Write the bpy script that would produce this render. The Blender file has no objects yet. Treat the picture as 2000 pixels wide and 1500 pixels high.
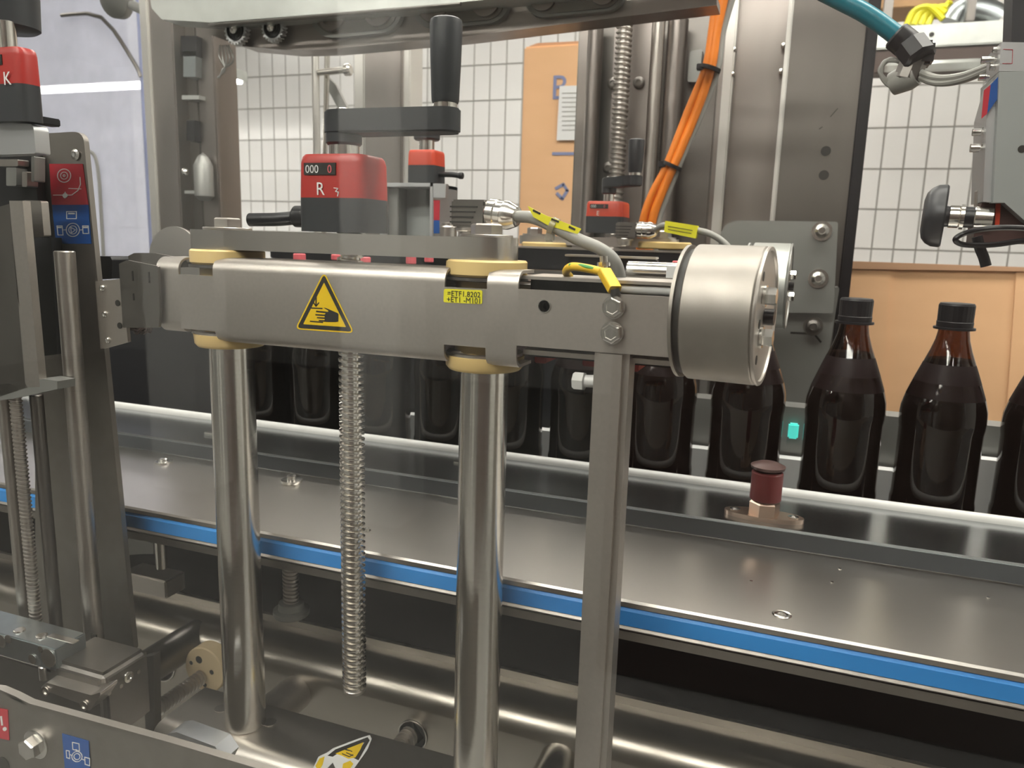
import bpy, bmesh, math, random
from mathutils import Vector, Matrix
random.seed(7)
S = bpy.context.scene
COL = S.collection
# ------------------------------------------------------------------ camera
FPX = 1500.0
yaw, pitch, roll = math.radians(20), math.radians(10.6), math.radians(1.7)
CF = Vector((-math.sin(yaw)*math.cos(pitch), math.cos(yaw)*math.cos(pitch), -math.sin(pitch)))
_r = Vector((math.cos(yaw), math.sin(yaw), 0)); _u = _r.cross(CF)
CR = _r*math.cos(roll) + _u*math.sin(roll)
CU = _u*math.cos(roll) - _r*math.sin(roll)
CO = Vector((0, 0, 1.5))
cd = bpy.data.cameras.new('camera'); cam = bpy.data.objects.new('camera', cd); COL.objects.link(cam)
cd.sensor_fit = 'HORIZONTAL'; cd.sensor_width = 36; cd.lens = 36*FPX/2000; cd.clip_start = .01
cam.matrix_world = Matrix(((CR.x, CU.x, -CF.x, CO.x), (CR.y, CU.y, -CF.y, CO.y), (CR.z, CU.z, -CF.z, CO.z), (0, 0, 0, 1)))
S.camera = cam
cd.dof.use_dof = True; cd.dof.focus_distance = .72; cd.dof.aperture_fstop = 11
# ------------------------------------------------------------------ world, exposure
w = bpy.data.worlds.new('world'); S.world = w; w.use_nodes = True
w.node_tree.nodes['Background'].inputs[0].default_value = (.8, .85, .95, 1)
w.node_tree.nodes['Background'].inputs[1].default_value = .3
S.view_settings.view_transform = 'Standard'; S.view_settings.look = 'None'
S.view_settings.exposure = 0.1; S.view_settings.gamma = 1; S.view_settings.use_curve_mapping = False
S.cycles.use_denoising = True
S.cycles.max_bounces = 8; S.cycles.transparent_max_bounces = 16
S.cycles.sample_clamp_indirect = 6; S.cycles.caustics_reflective = False; S.cycles.caustics_refractive = False
LAMP_E = 27.0

def ray(px, py): return CF + CR*((px-1000)/FPX) - CU*((py-750)/FPX)
def at(px, py, Y=None, Z=None, X=None):
    """point of a known plane that the photograph shows at this pixel"""
    d = ray(px, py)
    if Y is not None: t = (Y-CO.y)/d.y
    elif Z is not None: t = (Z-CO.z)/d.z
    else: t = (X-CO.x)/d.x
    return CO + d*t
def ax(px, Y, py=600): return at(px, py, Y=Y).x
def az(px, py, Y): return at(px, py, Y=Y).z

# ------------------------------------------------------------------ materials
def mat(name, col, metal=0., rough=.5, var=.06, scale=30., stretch=(1, 1, 1), bump=0., rvar=.0, emit=0., spec=.5, coat=0., mottled=None, alpha=None):
    m = bpy.data.materials.new(name); m.use_nodes = True
    n = m.node_tree.nodes; l = m.node_tree.links; b = n['Principled BSDF']
    b.inputs['Metallic'].default_value = metal; b.inputs['Roughness'].default_value = rough
    b.inputs['Specular IOR Level'].default_value = spec; b.inputs['Coat Weight'].default_value = coat
    tc = n.new('ShaderNodeTexCoord'); mp = n.new('ShaderNodeMapping'); mp.inputs['Scale'].default_value = stretch
    nz = n.new('ShaderNodeTexNoise'); nz.inputs['Scale'].default_value = scale; nz.inputs['Detail'].default_value = 4
    l.new(tc.outputs['Object'], mp.inputs[0]); l.new(mp.outputs[0], nz.inputs[0])
    mx = n.new('ShaderNodeMix'); mx.data_type = 'RGBA'
    c2 = mottled or tuple(max(0, c*(1-var*2)) for c in col)
    mx.inputs['A'].default_value = (*[min(1, c*(1+var)) for c in col], 1); mx.inputs['B'].default_value = (*c2, 1)
    l.new(nz.outputs[0], mx.inputs['Factor']); l.new(mx.outputs['Result'], b.inputs['Base Color'])
    if rvar:
        mr = n.new('ShaderNodeMapRange'); mr.inputs['From Min'].default_value = .3; mr.inputs['From Max'].default_value = .7
        mr.inputs['To Min'].default_value = max(.02, rough-rvar); mr.inputs['To Max'].default_value = rough+rvar
        l.new(nz.outputs[0], mr.inputs[0]); l.new(mr.outputs[0], b.inputs['Roughness'])
    if bump:
        bp = n.new('ShaderNodeBump'); bp.inputs['Strength'].default_value = bump; bp.inputs['Distance'].default_value = .001
        l.new(nz.outputs[0], bp.inputs['Height']); l.new(bp.outputs[0], b.inputs['Normal'])
    if emit:
        b.inputs['Emission Color'].default_value = (*col, 1); b.inputs['Emission Strength'].default_value = emit
    return m
def clear(name, tint, fac, rough=0., haze=0., hazecol=(.6, .65, .75)):
    m = bpy.data.materials.new(name); m.use_nodes = True
    n = m.node_tree.nodes; l = m.node_tree.links; n.remove(n['Principled BSDF']); o = n['Material Output']
    t = n.new('ShaderNodeBsdfTransparent'); t.inputs[0].default_value = (*tint, 1)
    g = n.new('ShaderNodeBsdfGlossy'); g.inputs['Roughness'].default_value = rough
    lw = n.new('ShaderNodeLayerWeight'); lw.inputs['Blend'].default_value = .5; pw = n.new('ShaderNodeMath'); pw.operation = 'POWER'; pw.inputs[1].default_value = 5
    l.new(lw.outputs['Facing'], pw.inputs[0])
    mu = n.new('ShaderNodeMath'); mu.operation = 'MULTIPLY_ADD'; mu.inputs[1].default_value = .95*fac; mu.inputs[2].default_value = .042*fac; mu.use_clamp = True
    l.new(pw.outputs[0], mu.inputs[0])
    mx = n.new('ShaderNodeMixShader'); l.new(mu.outputs[0], mx.inputs[0]); l.new(t.outputs[0], mx.inputs[1]); l.new(g.outputs[0], mx.inputs[2])
    out = mx
    if haze:
        d = n.new('ShaderNodeBsdfDiffuse'); d.inputs[0].default_value = (*hazecol, 1)
        tr = n.new('ShaderNodeBsdfTranslucent'); tr.inputs[0].default_value = (*hazecol, 1)
        dd = n.new('ShaderNodeMixShader'); dd.inputs[0].default_value = .5
        l.new(d.outputs[0], dd.inputs[1]); l.new(tr.outputs[0], dd.inputs[2])
        nz = n.new('ShaderNodeTexNoise'); nz.inputs['Scale'].default_value = 9; nz.inputs['Detail'].default_value = 8
        mr = n.new('ShaderNodeMapRange'); mr.inputs['To Min'].default_value = haze*.6; mr.inputs['To Max'].default_value = min(1, haze*1.4)
        l.new(nz.outputs[0], mr.inputs[0])
        m2 = n.new('ShaderNodeMixShader'); l.new(mr.outputs[0], m2.inputs[0]); l.new(mx.outputs[0], m2.inputs[1]); l.new(dd.outputs[0], m2.inputs[2]); out = m2
    l.new(out.outputs[0], o.inputs[0]); return m

WARM = (.56, .525, .485)
M = dict(
 steel=mat('satin_steel', WARM, 1, .34, .05, 60, (1, 1, 30), .03, .05),
 steelx=mat('satin_steel_long_grain', (.62, .59, .55), 1, .28, .008, 6, (.4, 12, 12), 0, .006),
 cover=mat('bead_blasted_steel', (.53, .495, .455), 1, .42, .04, 300, (1, 1, 1), .03, .03),
 chrome=mat('ground_steel_rod', (.80, .77, .72), 1, .20, .03, 40, (1, 1, 12), .02, .04),
 bright=mat('bright_zinc', (.78, .76, .72), 1, .22, .05, 80, (1, 1, 1), .02, .05),
 zincblue=mat('zinc_plated_block', (.42, .46, .47), 1, .35, .08, 50, (1, 1, 1), .02, .06),
 darksteel=mat('dark_steel', (.23, .215, .20), 1, .38, .08, 30, (1, 1, 1), .03, .05),
 railtop=mat('rail_steel', (.48, .50, .51), 1, .21, .01, 6, (.4, 10, 10), 0, .006),
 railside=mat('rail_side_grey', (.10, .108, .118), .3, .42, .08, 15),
 galv=mat('galvanised', (.62, .64, .61), .8, .42, .12, 18, (1, 1, 1), .03, .08),
 greyplate=mat('grey_plate', (.30, .30, .285), .6, .45, .05, 12),
 alu=mat('anodised_aluminium', (.66, .67, .68), .9, .38, .03, 60),
 aluflat=mat('grey_cast_aluminium', (.38, .40, .39), .4, .5, .04, 20),
 column=mat('column_steel', (.34, .305, .285), 1, .36, .10, 5, (3, 3, .6), .03, .08),
 columnd=mat('dark_column_steel', (.18, .165, .152), 1, .40, .12, 4, (3, 3, .6), 0, .06),
 drumst=mat('drum_steel', (.34, .315, .285), 1, .50, .05, 60, (1, 1, 1), 0, .03),
 platedk=mat('grey_brown_plate_steel', (.34, .315, .29), 1, .42, .06, 60, (1, 1, 1), .02, .03),
 lightedge=mat('light_edge_profile', (.70, .68, .64), .7, .35, .04, 8, (1, 1, .3)),
 black=mat('black_plastic', (.009, .009, .011), 0, .38, .1, 60, spec=.4),
 blackp=mat('satin_black_grip', (.032, .034, .038), 0, .42, .05, 40),
 darkbody=mat('dark_machine_body', (.012, .012, .015), 0, .5, .1, 10),
 red=mat('red_plastic', (.42, .03, .025), 0, .35, .04, 30),
 redor=mat('orange_red_plastic', (.60, .06, .025), 0, .35, .04, 30),
 pink=mat('pink_red_pad', (.75, .14, .16), 0, .5, .05, 40),
 yellow=mat('warning_yellow', (.86, .58, .01), 0, .42, .03, 30),
 lemon=mat('label_yellow', (.86, .80, .03), 0, .45, .03, 30),
 wyel=mat('ferrule_yellow', (.85, .55, .02), 0, .45, .05, 60, mottled=(.70, .42, .02)),
 green=mat('wire_green', (.05, .33, .06), 0, .45),
 ink=mat('black_ink', (.022, .021, .018), 0, .5, .02),
 white=mat('white_print', (.80, .80, .79), 0, .5, .02),
 nylon=mat('white_nylon', (.66, .66, .64), 0, .4, .04, 80),
 blue=mat('blue_label', (.012, .085, .33), 0, .4, .03),
 redlab=mat('red_label', (.52, .03, .05), 0, .4, .03),
 cream=mat('cream_polyamide', (.80, .60, .27), 0, .45, .05, 14, mottled=(.70, .49, .19)),
 bluestrip=mat('blue_slide_strip', (.05, .31, .76), 0, .40, .08, 9, (.6, 3, 3), mottled=(.03, .20, .56)),
 flange=mat('pale_cream_plastic', (.93, .76, .48), 0, .5, .05, 14, mottled=(.84, .62, .36)),
 base=mat('base_block_steel', (.66, .62, .57), 1, .36, .03, 80, (1, 1, 1), 0, .02),
 orange=mat('orange_cable_jacket', (.82, .22, .015), 0, .42, .05, 30),
 greycable=mat('grey_cable_jacket', (.33, .325, .30), 0, .45, .05, 40),
 teal=mat('teal_hose', (.01, .20, .27), 0, .32, .06, 20),
 card=mat('cardboard', (.84, .51, .28), 0, .8, .04, 6, (1, 1, 4), mottled=(.78, .46, .245)),
 cardd=mat('cardboard_edge', (.50, .29, .17), 0, .8, .05, 10),
 tile=mat('glazed_tile', (.76, .755, .745), 0, .18, .03, 3, spec=.5),
 grout=mat('grout', (.34, .33, .31), 0, .9, .05, 30),
 wall=mat('painted_wall', (.62, .62, .60), 0, .7, .03, 2),
 darkwall=mat('dark_brown_panel', (.085, .06, .052), 0, .6, .1, 2),
 ceil=mat('ceiling_panel', (.66, .66, .64), 0, .8, .03, 2),
 floor=mat('grey_resin_floor', (.22, .215, .205), 0, .4, .08, 3),
 lamp=mat('fluorescent_diffuser', (1., .96, .88), 0, .5, 0, 10, emit=LAMP_E),
 wood=mat('pine_board', (.50, .30, .15), 0, .7, .1, 8, (.3, 5, 5)),
 printblue=mat('faded_blue_print', (.24, .27, .45), 0, .8, .05, 20),
 liquid=mat('dark_beer', (.010, .005, .005), 0, .45, .1, 8, spec=.15),
 maroon=mat('dark_maroon_guard', (.09, .05, .045), .2, .35, .1, 8),
 rubyknob=mat('dark_red_knob', (.20, .035, .035), 0, .35, .1, 20),
 brass=mat('warm_nickel_hex', (.75, .58, .47), 1, .28, .05, 40),
 cloth=mat('white_cloth', (.72, .72, .74), 0, .8, .06, 10),
 teallamp=mat('teal_indicator', (.1, .75, .65), 0, .4, 0, emit=.6),
 beamlow=mat('lower_beam_steel', (.40, .368, .325), 1, .30, .01, 5, (.5, 3, 3), 0, .008),
)
M['pane'] = clear('polycarbonate_pane', (.97, .975, .97), 1.25, .02)
M['frost'] = clear('frosted_side_pane', (.92, .93, .99), 1.5, .25, .55, (.86, .88, .98))
M['amber'] = clear('amber_bottle_plastic', (.30, .17, .09), 1.3, .05)
M['clearz'] = clear('clear_strap', (.75, .73, .68), 2., .2, .4, (.7, .68, .62))

# ------------------------------------------------------------------ mesh helpers
WO = {}
def finish_bm(bm, ang=35):
    bmesh.ops.recalc_face_normals(bm, faces=bm.faces)
    a = math.radians(ang)
    for f in bm.faces: f.smooth = True
    for e in bm.edges:
        if len(e.link_faces) == 2: e.smooth = e.calc_face_angle(0) < a
def obj(name, bm, m, parent=None, ang=35):
    finish_bm(bm, ang)
    me = bpy.data.meshes.new(name)
    if parent is None:
        vs = [v.co for v in bm.verts]
        lo = [min(v[i] for v in vs) for i in range(3)]; hi = [max(v[i] for v in vs) for i in range(3)]
        org = Vector(((lo[0]+hi[0])/2, (lo[1]+hi[1])/2, lo[2]))
    else: org = WO[parent.name]
    bmesh.ops.translate(bm, verts=bm.verts, vec=-org)
    bm.to_mesh(me); bm.free(); me.materials.append(M[m] if isinstance(m, str) else m)
    o = bpy.data.objects.new(name, me); COL.objects.link(o)
    if parent is None: o.location = org
    else: o.parent = parent
    WO[o.name] = org.copy(); return o
def tag(o, label, cat, group=None, kind=None):
    o['label'] = label; o['category'] = cat
    if group: o['group'] = group
    if kind: o['kind'] = kind
    return o
def thing(name, loc, label, cat, group=None):
    o = bpy.data.objects.new(name, None); COL.objects.link(o); o.location = loc; o.empty_display_size = .02
    WO[o.name] = Vector(loc); return tag(o, label, cat, group)
def struct(name, bm, m, parent=None):
    o = obj(name, bm, m, parent)
    if parent is None: o['kind'] = 'structure'
    return o
NB = bmesh.new
def merge(bm, t):
    me = bpy.data.meshes.new('t'); t.to_mesh(me); t.free(); bm.from_mesh(me); bpy.data.meshes.remove(me)
def box(bm, x0, x1, y0, y1, z0, z1, bev=0, seg=2):
    t = NB(); bmesh.ops.create_cube(t, size=1)
    for v in t.verts: v.co = Vector(((x0+x1)/2+v.co.x*(x1-x0), (y0+y1)/2+v.co.y*(y1-y0), (z0+z1)/2+v.co.z*(z1-z0)))
    if bev: bmesh.ops.bevel(t, geom=list(t.edges), offset=min(bev, .45*min(abs(x1-x0), abs(y1-y0), abs(z1-z0))), segments=seg, affect='EDGES', clamp_overlap=True)
    merge(bm, t); return bm
def frame(a):
    a = Vector(a).normalized(); u = Vector((0, 0, 1)) if abs(a.z) < .9 else Vector((1, 0, 0))
    s = a.cross(u).normalized(); return a, s, s.cross(a).normalized()
def lathe(bm, p, a, prof, seg=32, rot=0.):
    """prof: (distance along axis, radius)"""
    a, s, u = frame(a); p = Vector(p); rings = []
    for h, r in prof:
        if r < 1e-7: rings.append([bm.verts.new(p+a*h)])
        else: rings.append([bm.verts.new(p+a*h+(s*math.cos(rot+2*math.pi*k/seg)+u*math.sin(rot+2*math.pi*k/seg))*r) for k in range(seg)])
    for A, B in zip(rings, rings[1:]):
        for k in range(seg):
            j = (k+1) % seg
            if len(A) == 1 and len(B) == 1: break
            if len(A) == 1: bm.faces.new((A[0], B[k], B[j]))
            elif len(B) == 1: bm.faces.new((A[k], A[j], B[0]))
            else: bm.faces.new((A[k], A[j], B[j], B[k]))
    if len(rings[0]) > 1: bm.faces.new(rings[0])
    if len(rings[-1]) > 1: bm.faces.new(rings[-1])
    return bm
def cyl(bm, p0, p1, r, seg=28, bev=0, r1=None, rot=0.):
    p0, p1 = Vector(p0), Vector(p1); L = (p1-p0).length; r1 = r if r1 is None else r1
    pr = [(0, r-bev), (bev, r), (L-bev, r1), (L, r1-bev)] if bev else [(0, r), (L, r1)]
    return lathe(bm, p0, p1-p0, pr, seg, rot)
def hexb(bm, p0, p1, r, rot=0.):
    L = (Vector(p1)-Vector(p0)).length
    return lathe(bm, p0, Vector(p1)-Vector(p0), [(0, r), (L*.85, r), (L, r*.88)], 6, rot)
def prism(bm, pts, vec):
    A = [bm.verts.new(p) for p in pts]; B = [bm.verts.new(Vector(p)+Vector(vec)) for p in pts]
    bm.faces.new(A); bm.faces.new(B[::-1]); n = len(A)
    for i in range(n): bm.faces.new((A[i], A[(i+1) % n], B[(i+1) % n], B[i]))
    return bm
def pp(bm, pts, Y, d):
    """plate lying in the vertical plane Y, thickness d backwards"""
    return prism(bm, [at(x, y, Y=Y) for x, y in pts], (0, d, 0))
def rp(pts, r, n=5):
    """round the corners of a 2D polygon"""
    out = []; N = len(pts)
    for i in range(N):
        p = Vector(pts[i]); a = Vector(pts[i-1]); b = Vector(pts[(i+1) % N]); rr = r[i] if isinstance(r, (list, tuple)) else r
        if rr <= 0: out.append(tuple(p)); continue
        A = p+(a-p).normalized()*min(rr, (a-p).length*.48); B = p+(b-p).normalized()*min(rr, (b-p).length*.48)
        for k in range(n+1):
            t = k/n; q = A*(1-t)**2+p*2*t*(1-t)+B*t*t; out.append((q.x, q.y))
    return out
def tube(bm, pts, r, seg=12, sub=8, caps=True):
    P = [Vector(p) for p in pts]; Q = []
    if sub > 1 and len(P) > 2:
        for i in range(len(P)-1):
            a = P[max(i-1, 0)]; b = P[i]; c = P[i+1]; d = P[min(i+2, len(P)-1)]
            for k in range(sub):
                t = k/sub; Q.append(.5*((2*b)+(c-a)*t+(2*a-5*b+4*c-d)*t*t+(3*b-a-3*c+d)*t**3))
        Q.append(P[-1])
    else: Q = P
    rings = []; up = None
    for i, q in enumerate(Q):
        t = (Q[min(i+1, len(Q)-1)]-Q[max(i-1, 0)]).normalized()
        if up is None: up = frame(t)[2]
        s = t.cross(up).normalized(); up = s.cross(t).normalized()
        rr = r[i*len(r)//len(Q)] if isinstance(r, list) else r
        rings.append([bm.verts.new(q+(s*math.cos(2*math.pi*k/seg)+up*math.sin(2*math.pi*k/seg))*rr) for k in range(seg)])
    for A, B in zip(rings, rings[1:]):
        for k in range(seg): bm.faces.new((A[k], A[(k+1) % seg], B[(k+1) % seg], B[k]))
    if caps: bm.faces.new(rings[0]); bm.faces.new(rings[-1])
    return bm
def thread(bm, p, a, L, ro, ri, pitch, seg=20):
    a, s, u = frame(a); p = Vector(p); n = int(L/pitch*seg)
    prof = [(0, ri), (.16, ro*.985), (.26, ro), (.42, ro), (.52, ro*.985), (.68, ri), (1, ri)]; prev = None
    for i in range(n+1):
        th = 2*math.pi*i/seg; d = s*math.cos(th)+u*math.sin(th); h = pitch*i/seg
        row = [bm.verts.new(p+a*(h+q*pitch)+d*r) for q, r in prof]
        if prev:
            for k in range(len(prof)-1): bm.faces.new((prev[k], prev[k+1], row[k+1], row[k]))
        prev = row
    cyl(bm, p, p+a*(L+pitch*.6), ri*1.0, 20)
    return bm
def curve_text(s, size, o, r, u, parent, m='ink', name='lettering', thick=.0002, bold=0., sx=1., align='LEFT'):
    c = bpy.data.curves.new('txt', 'FONT'); c.body = s; c.size = size; c.extrude = thick; c.offset = bold; c.align_x = align
    c.resolution_u = 3
    t = bpy.data.objects.new('txt', c); COL.objects.link(t)
    bpy.context.view_layer.update()
    me = bpy.data.meshes.new_from_object(t.evaluated_get(bpy.context.evaluated_depsgraph_get()))
    bpy.data.objects.remove(t); bpy.data.curves.remove(c)
    r = Vector(r).normalized(); u = Vector(u).normalized(); n = r.cross(u)
    bm = NB(); bm.from_mesh(me); bpy.data.meshes.remove(me)
    for v in bm.verts: v.co = Vector(o)+r*v.co.x*sx+u*v.co.y+n*v.co.z
    return obj(name, bm, m, parent)
def ppart(name, pts, Y, d, m, parent): return obj(name, pp(NB(), pts, Y, d), m, parent)
def strokes(name, segs, wpx, Y, d, m, parent):
    """flat printed lines: list of pixel polylines in plane Y"""
    bm = NB()
    for pl in segs:
        for (x0, y0), (x1, y1) in zip(pl, pl[1:]):
            v = Vector((x1-x0, y1-y0)); 
            if v.length < .01: continue
            n = Vector((-v.y, v.x)).normalized()*wpx/2; e = v.normalized()*wpx*.3
            pp(bm, [(x0-e.x+n.x, y0-e.y+n.y), (x1+e.x+n.x, y1+e.y+n.y), (x1+e.x-n.x, y1+e.y-n.y), (x0-e.x-n.x, y0-e.y-n.y)], Y, d)
    return obj(name, bm, m, parent)
def circ(cx, cy, r, n=18, sx=1.): return [(cx+sx*r*math.cos(2*math.pi*k/n), cy+r*math.sin(2*math.pi*k/n)) for k in range(n+1)]
def copy_tree(o, parent=None):
    c = o.copy(); COL.objects.link(c); c.parent = parent
    for ch in list(o.children): copy_tree(ch, c)
    return c

# ================================================================== SETTING
X0, X1, Y0r, Y1r, H = -8., 3.2, -7., 4.33, 3.4
b = NB(); box(b, X0, X1, Y0r, Y1r+.2, -.1, 0); struct('floor', b, 'floor')
b = NB(); box(b, X0, X1, Y0r, Y1r+.2, H, H+.1); struct('ceiling', b, 'ceil')
b = NB(); box(b, X0-.1, X0, Y0r, Y1r, 0, H); struct('wall_left', b, 'wall')
b = NB(); box(b, X1, X1+.1, Y0r, Y1r, 0, H); struct('wall_right', b, 'wall')
b = NB(); box(b, X0, X1, Y0r-.1, Y0r, 0, H); struct('wall_front', b, 'wall')
b = NB(); box(b, X0, X1, Y1r, Y1r+.15, 0, H); wb = struct('wall_back', b, 'grout')
TW, TH, G = .1, .195, .008
tx0, tz0 = .436-60*TW, 2.29-10*TH
tb = NB(); box(tb, G/2, TW-G/2, -.006, 0, G/2, TH-G/2)
finish_bm(tb); tme = bpy.data.meshes.new('tile'); tb.to_mesh(tme); tb.free(); tme.materials.append(M['tile'])
rest = NB()
def in_view(x, z):
    return (-3.75 < x < -1.72 or .2 < x < 1.15) and 1.25 < z < 2.75
cnt = 0
for j in range(0, 17):
    for i in range(0, 84):
        x, z = tx0+i*TW, tz0+j*TH
        if z+TH > H or x > X1-.1: continue
        if in_view(x, z) and cnt < 300:
            o = bpy.data.objects.new('tile', tme); COL.objects.link(o); o.parent = wb; o.location = Vector((x, Y1r, z))-WO['wall_back']; cnt += 1
        else: box(rest, x+G/2, x+TW-G/2, Y1r-.006, Y1r, z+G/2, z+TH-G/2)
r_ = obj('tile_field', rest, 'tile', wb); r_['kind'] = 'stuff'

def ceiling_lamp(x, y, l, wd, label, along='X', z=H):
    t = thing('ceiling_lamp', (x, y, z), label, 'lamp', None)
    hx, hy = (l/2, wd/2) if along == 'X' else (wd/2, l/2)
    b = NB(); box(b, x-hx-.02, x+hx+.02, y-hy-.02, y+hy+.02, z-.05, z, .005); obj('housing', b, 'galv', t)
    b = NB(); box(b, x-hx, x+hx, y-hy, y+hy, z-.062, z-.05, .003); obj('diffuser', b, 'lamp', t)
ceiling_lamp(-1.0, 2.9, 2.6, .22, 'long strip lamp on the ceiling in front of the tiled wall')
ceiling_lamp(-.3, .9, 2.4, .22, 'long strip lamp on the ceiling above the bottling machine')
ceiling_lamp(-4.4, 1.6, 2.0, .22, 'strip lamp on the ceiling at the far left of the machine')
ceiling_lamp(-3.2, -2.2, 2.4, .22, 'strip lamp on the ceiling behind the viewer, left side')
ceiling_lamp(-.75, -.9, 2.4, .3, 'added wide strip lamp above the viewer, lighting the front faces')  # added lamp, no such source known; lifts the light on front faces
ceiling_lamp(-.6, -1.9, 2.4, .3, 'added wide strip lamp behind the viewer, lighting the front faces')  # second added fill lamp for the front faces
ceiling_lamp(1.3, 1.2, 1.8, .25, 'added strip lamp brightening the wide cardboard carton and the rear rail')  # added lamp, brightens carton and white rail from above
ceiling_lamp(.6, -3.9, 1.6, .2, 'strip lamp on the ceiling behind the viewer, right side')
ceiling_lamp(1.9, 2.2, 1.6, .2, 'strip lamp on the ceiling at the right of the tiled wall')
ceiling_lamp(-4.3, 3.4, 3.0, .12, 'low strip lamp seen through the frosted pane at upper left', z=2.32)
# behind the viewer (seen only as reflections in the pane and the metal)
b = NB(); box(b, -.55, 3.0, -2.4, -2.0, 0, 2.7, .01)  # added block, never in view, gives pane and metal dark reflections
tag(obj('dark_reflection_block', b, 'darkwall'), 'tall dark brown block added unseen behind the viewer to darken reflections', 'reflection block')
for i, x in enumerate((-2.0, -3.3)):
    b = NB(); box(b, x-.17, x+.17, -3.2, -2.9, 0, H, .01)
    tag(obj('pillar', b, 'wall'), ('pale square pillar behind the viewer, nearer one', 'pale square pillar behind the viewer, farther left')[i], 'pillar')

# ================================================================== BACKGROUND
# tall cardboard box
Yc = 2.7
t = thing('cardboard_box', (ax(1075, Yc, 300), Yc+.2, 0), 'tall tan cardboard box with faded blue print and a white paper sheet', 'box')
b = NB(); p0 = at(1017, 300, Y=Yc); p1 = at(1185, 300, Y=Yc); zt = az(1070, 88, Yc)
box(b, p0.x, p1.x, Yc, Yc+.5, .0, zt, .006); obj('carton', b, 'card', t)
ppart('open_flap', [(1034, 90), (1050, 84), (1135, 80), (1135, 92), (1034, 96)], Yc+.02, .01, 'cardd', t)
ppart('paper_sheet', [(1093, 168), (1160, 166), (1156, 273), (1087, 274)], Yc-.012, .004, 'white', t)
strokes('printed_line', [[(1098, y), (1150-(y % 3)*6, y-.5)] for y in range(182, 262, 9)], 1.6, Yc-.0135, .001, 'greycable', t)
curve_text('B', .115, at(1075, 194, Y=Yc-.003), (1, 0, 0), (0, 0, 1), t, 'printblue', 'printed_letter', .0005)
strokes('printed_mark', [[(1080, 300), (1130, 300)]], 6, Yc-.003, .001, 'printblue', t)
strokes('printed_mark', [[(1086, 368), (1100, 360), (1108, 372), (1098, 388), (1088, 378)]], 6, Yc-.003, .001, 'printblue', t)
# right carton
Yk = 1.9
t = thing('cardboard_carton', (ax(1800, Yk, 700), Yk+.2, .7), 'wide open cardboard carton standing behind the bottles at right', 'box')
b = NB(); pp(b, [(1660, 524), (2060, 530), (2060, 920), (1640, 890)], Yk, .006); obj('front_wall', b, 'card', t)
b = NB(); pp(b, [(1660, 510), (2060, 524), (2060, 531), (1660, 525)], Yk-.01, .02); obj('top_edge', b, 'cardd', t)
b = NB(); pp(b, [(1655, 524), (1741, 530), (1721, 885), (1640, 880)], Yk-.004, .003); obj('flap', b, 'card', t)
b = NB(); pp(b, [(1985, 530), (2060, 530), (2060, 920), (1958, 915)], Yk-.004, .003); obj('flap', b, 'card', t)
b = NB(); pp(b, [(1650, 905), (2060, 925), (2060, 1200), (1650, 1200)], Yk+.02, .4); obj('support_block', b, 'darksteel', t)
# galvanised cross beam, cable and posts at top right
Yg = 3.2
b = NB(); za, zb = az(1800, 92, Yg), az(1800, 48, Yg); box(b, ax(1685, Yg, 60), ax(2040, Yg, 60), Yg, Yg+.06, za, zb, .004)
t = obj('cross_beam', b, 'galv'); tag(t, 'galvanised horizontal beam with a small hole, upper right in front of the tiles', 'beam')
b = NB(); c = at(1820, 67, Y=Yg-.003); cyl(b, c, c+Vector((0, .002, 0)), .008, 16); obj('hole', b, 'ink', t)
b = NB(); box(b, ax(1685, Yg, 60), ax(2040, Yg, 60), Yg-.0, Yg+.09, az(1800, 140, Yg), az(1800, 96, Yg), .004)
tag(obj('timber_beam', b, 'darkwall'), 'brown horizontal timber beam directly under the galvanised beam', 'beam')
b = NB(); box(b, ax(1712, Yg+.1, 10), ax(1900, Yg+.1, 10), Yg+.1, Yg+.3, az(1800, 12, Yg+.1), az(1800, -30, Yg+.1), .003)
tag(obj('pine_shelf', b, 'wood'), 'short pine board at the very top right', 'board')
for i, (a_, c_) in enumerate(((1726, 1744), (1889, 1906))):
    b = NB(); box(b, ax(a_, Yg, 20), ax(c_, Yg, 20), Yg+.0, Yg+.05, az(1800, 47, Yg), az(1800, -60, Yg), .003)
    tag(obj('short_post', b, 'darksteel'), ('short dark post on the galvanised beam, left one beside the teal hose', 'short dark post on the galvanised beam, right one')[i], 'post')
b = NB()
for k in range(4):
    tube(b, [at(1770+k*14, 50, Y=Yg+.04), at(1785+k*12, 22+k*3, Y=Yg+.05), at(1815+k*10, 14, Y=Yg+.04), at(1842+k*5, 38-k*12, Y=Yg+.03)], .011, 8, 5)
tag(obj('yellow_cable_coil', b, 'lemon'), 'bunch of yellow cable lying on the galvanised beam', 'cable')
b = NB(); tube(b, [at(1860, 46, Y=Yg+.12), at(1880, 20, Y=Yg+.12), at(1920, 25, Y=Yg+.12), at(1950, 40, Y=Yg+.12)], .05, 12, 5)
tag(obj('foil_bundle', b, 'zincblue'), 'crumpled grey blue foil bundle behind the short dark post', 'bundle')
b = NB(); c = at(1835, 118, Y=Yg-.06)
lathe(b, c, (0, .2, -1), [(0, .16), (.01, .17), (.03, .17), (.035, .15)], 30)
tag(obj('round_tray', b, 'galv'), 'round grey tray hanging below the timber beam', 'tray')
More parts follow.
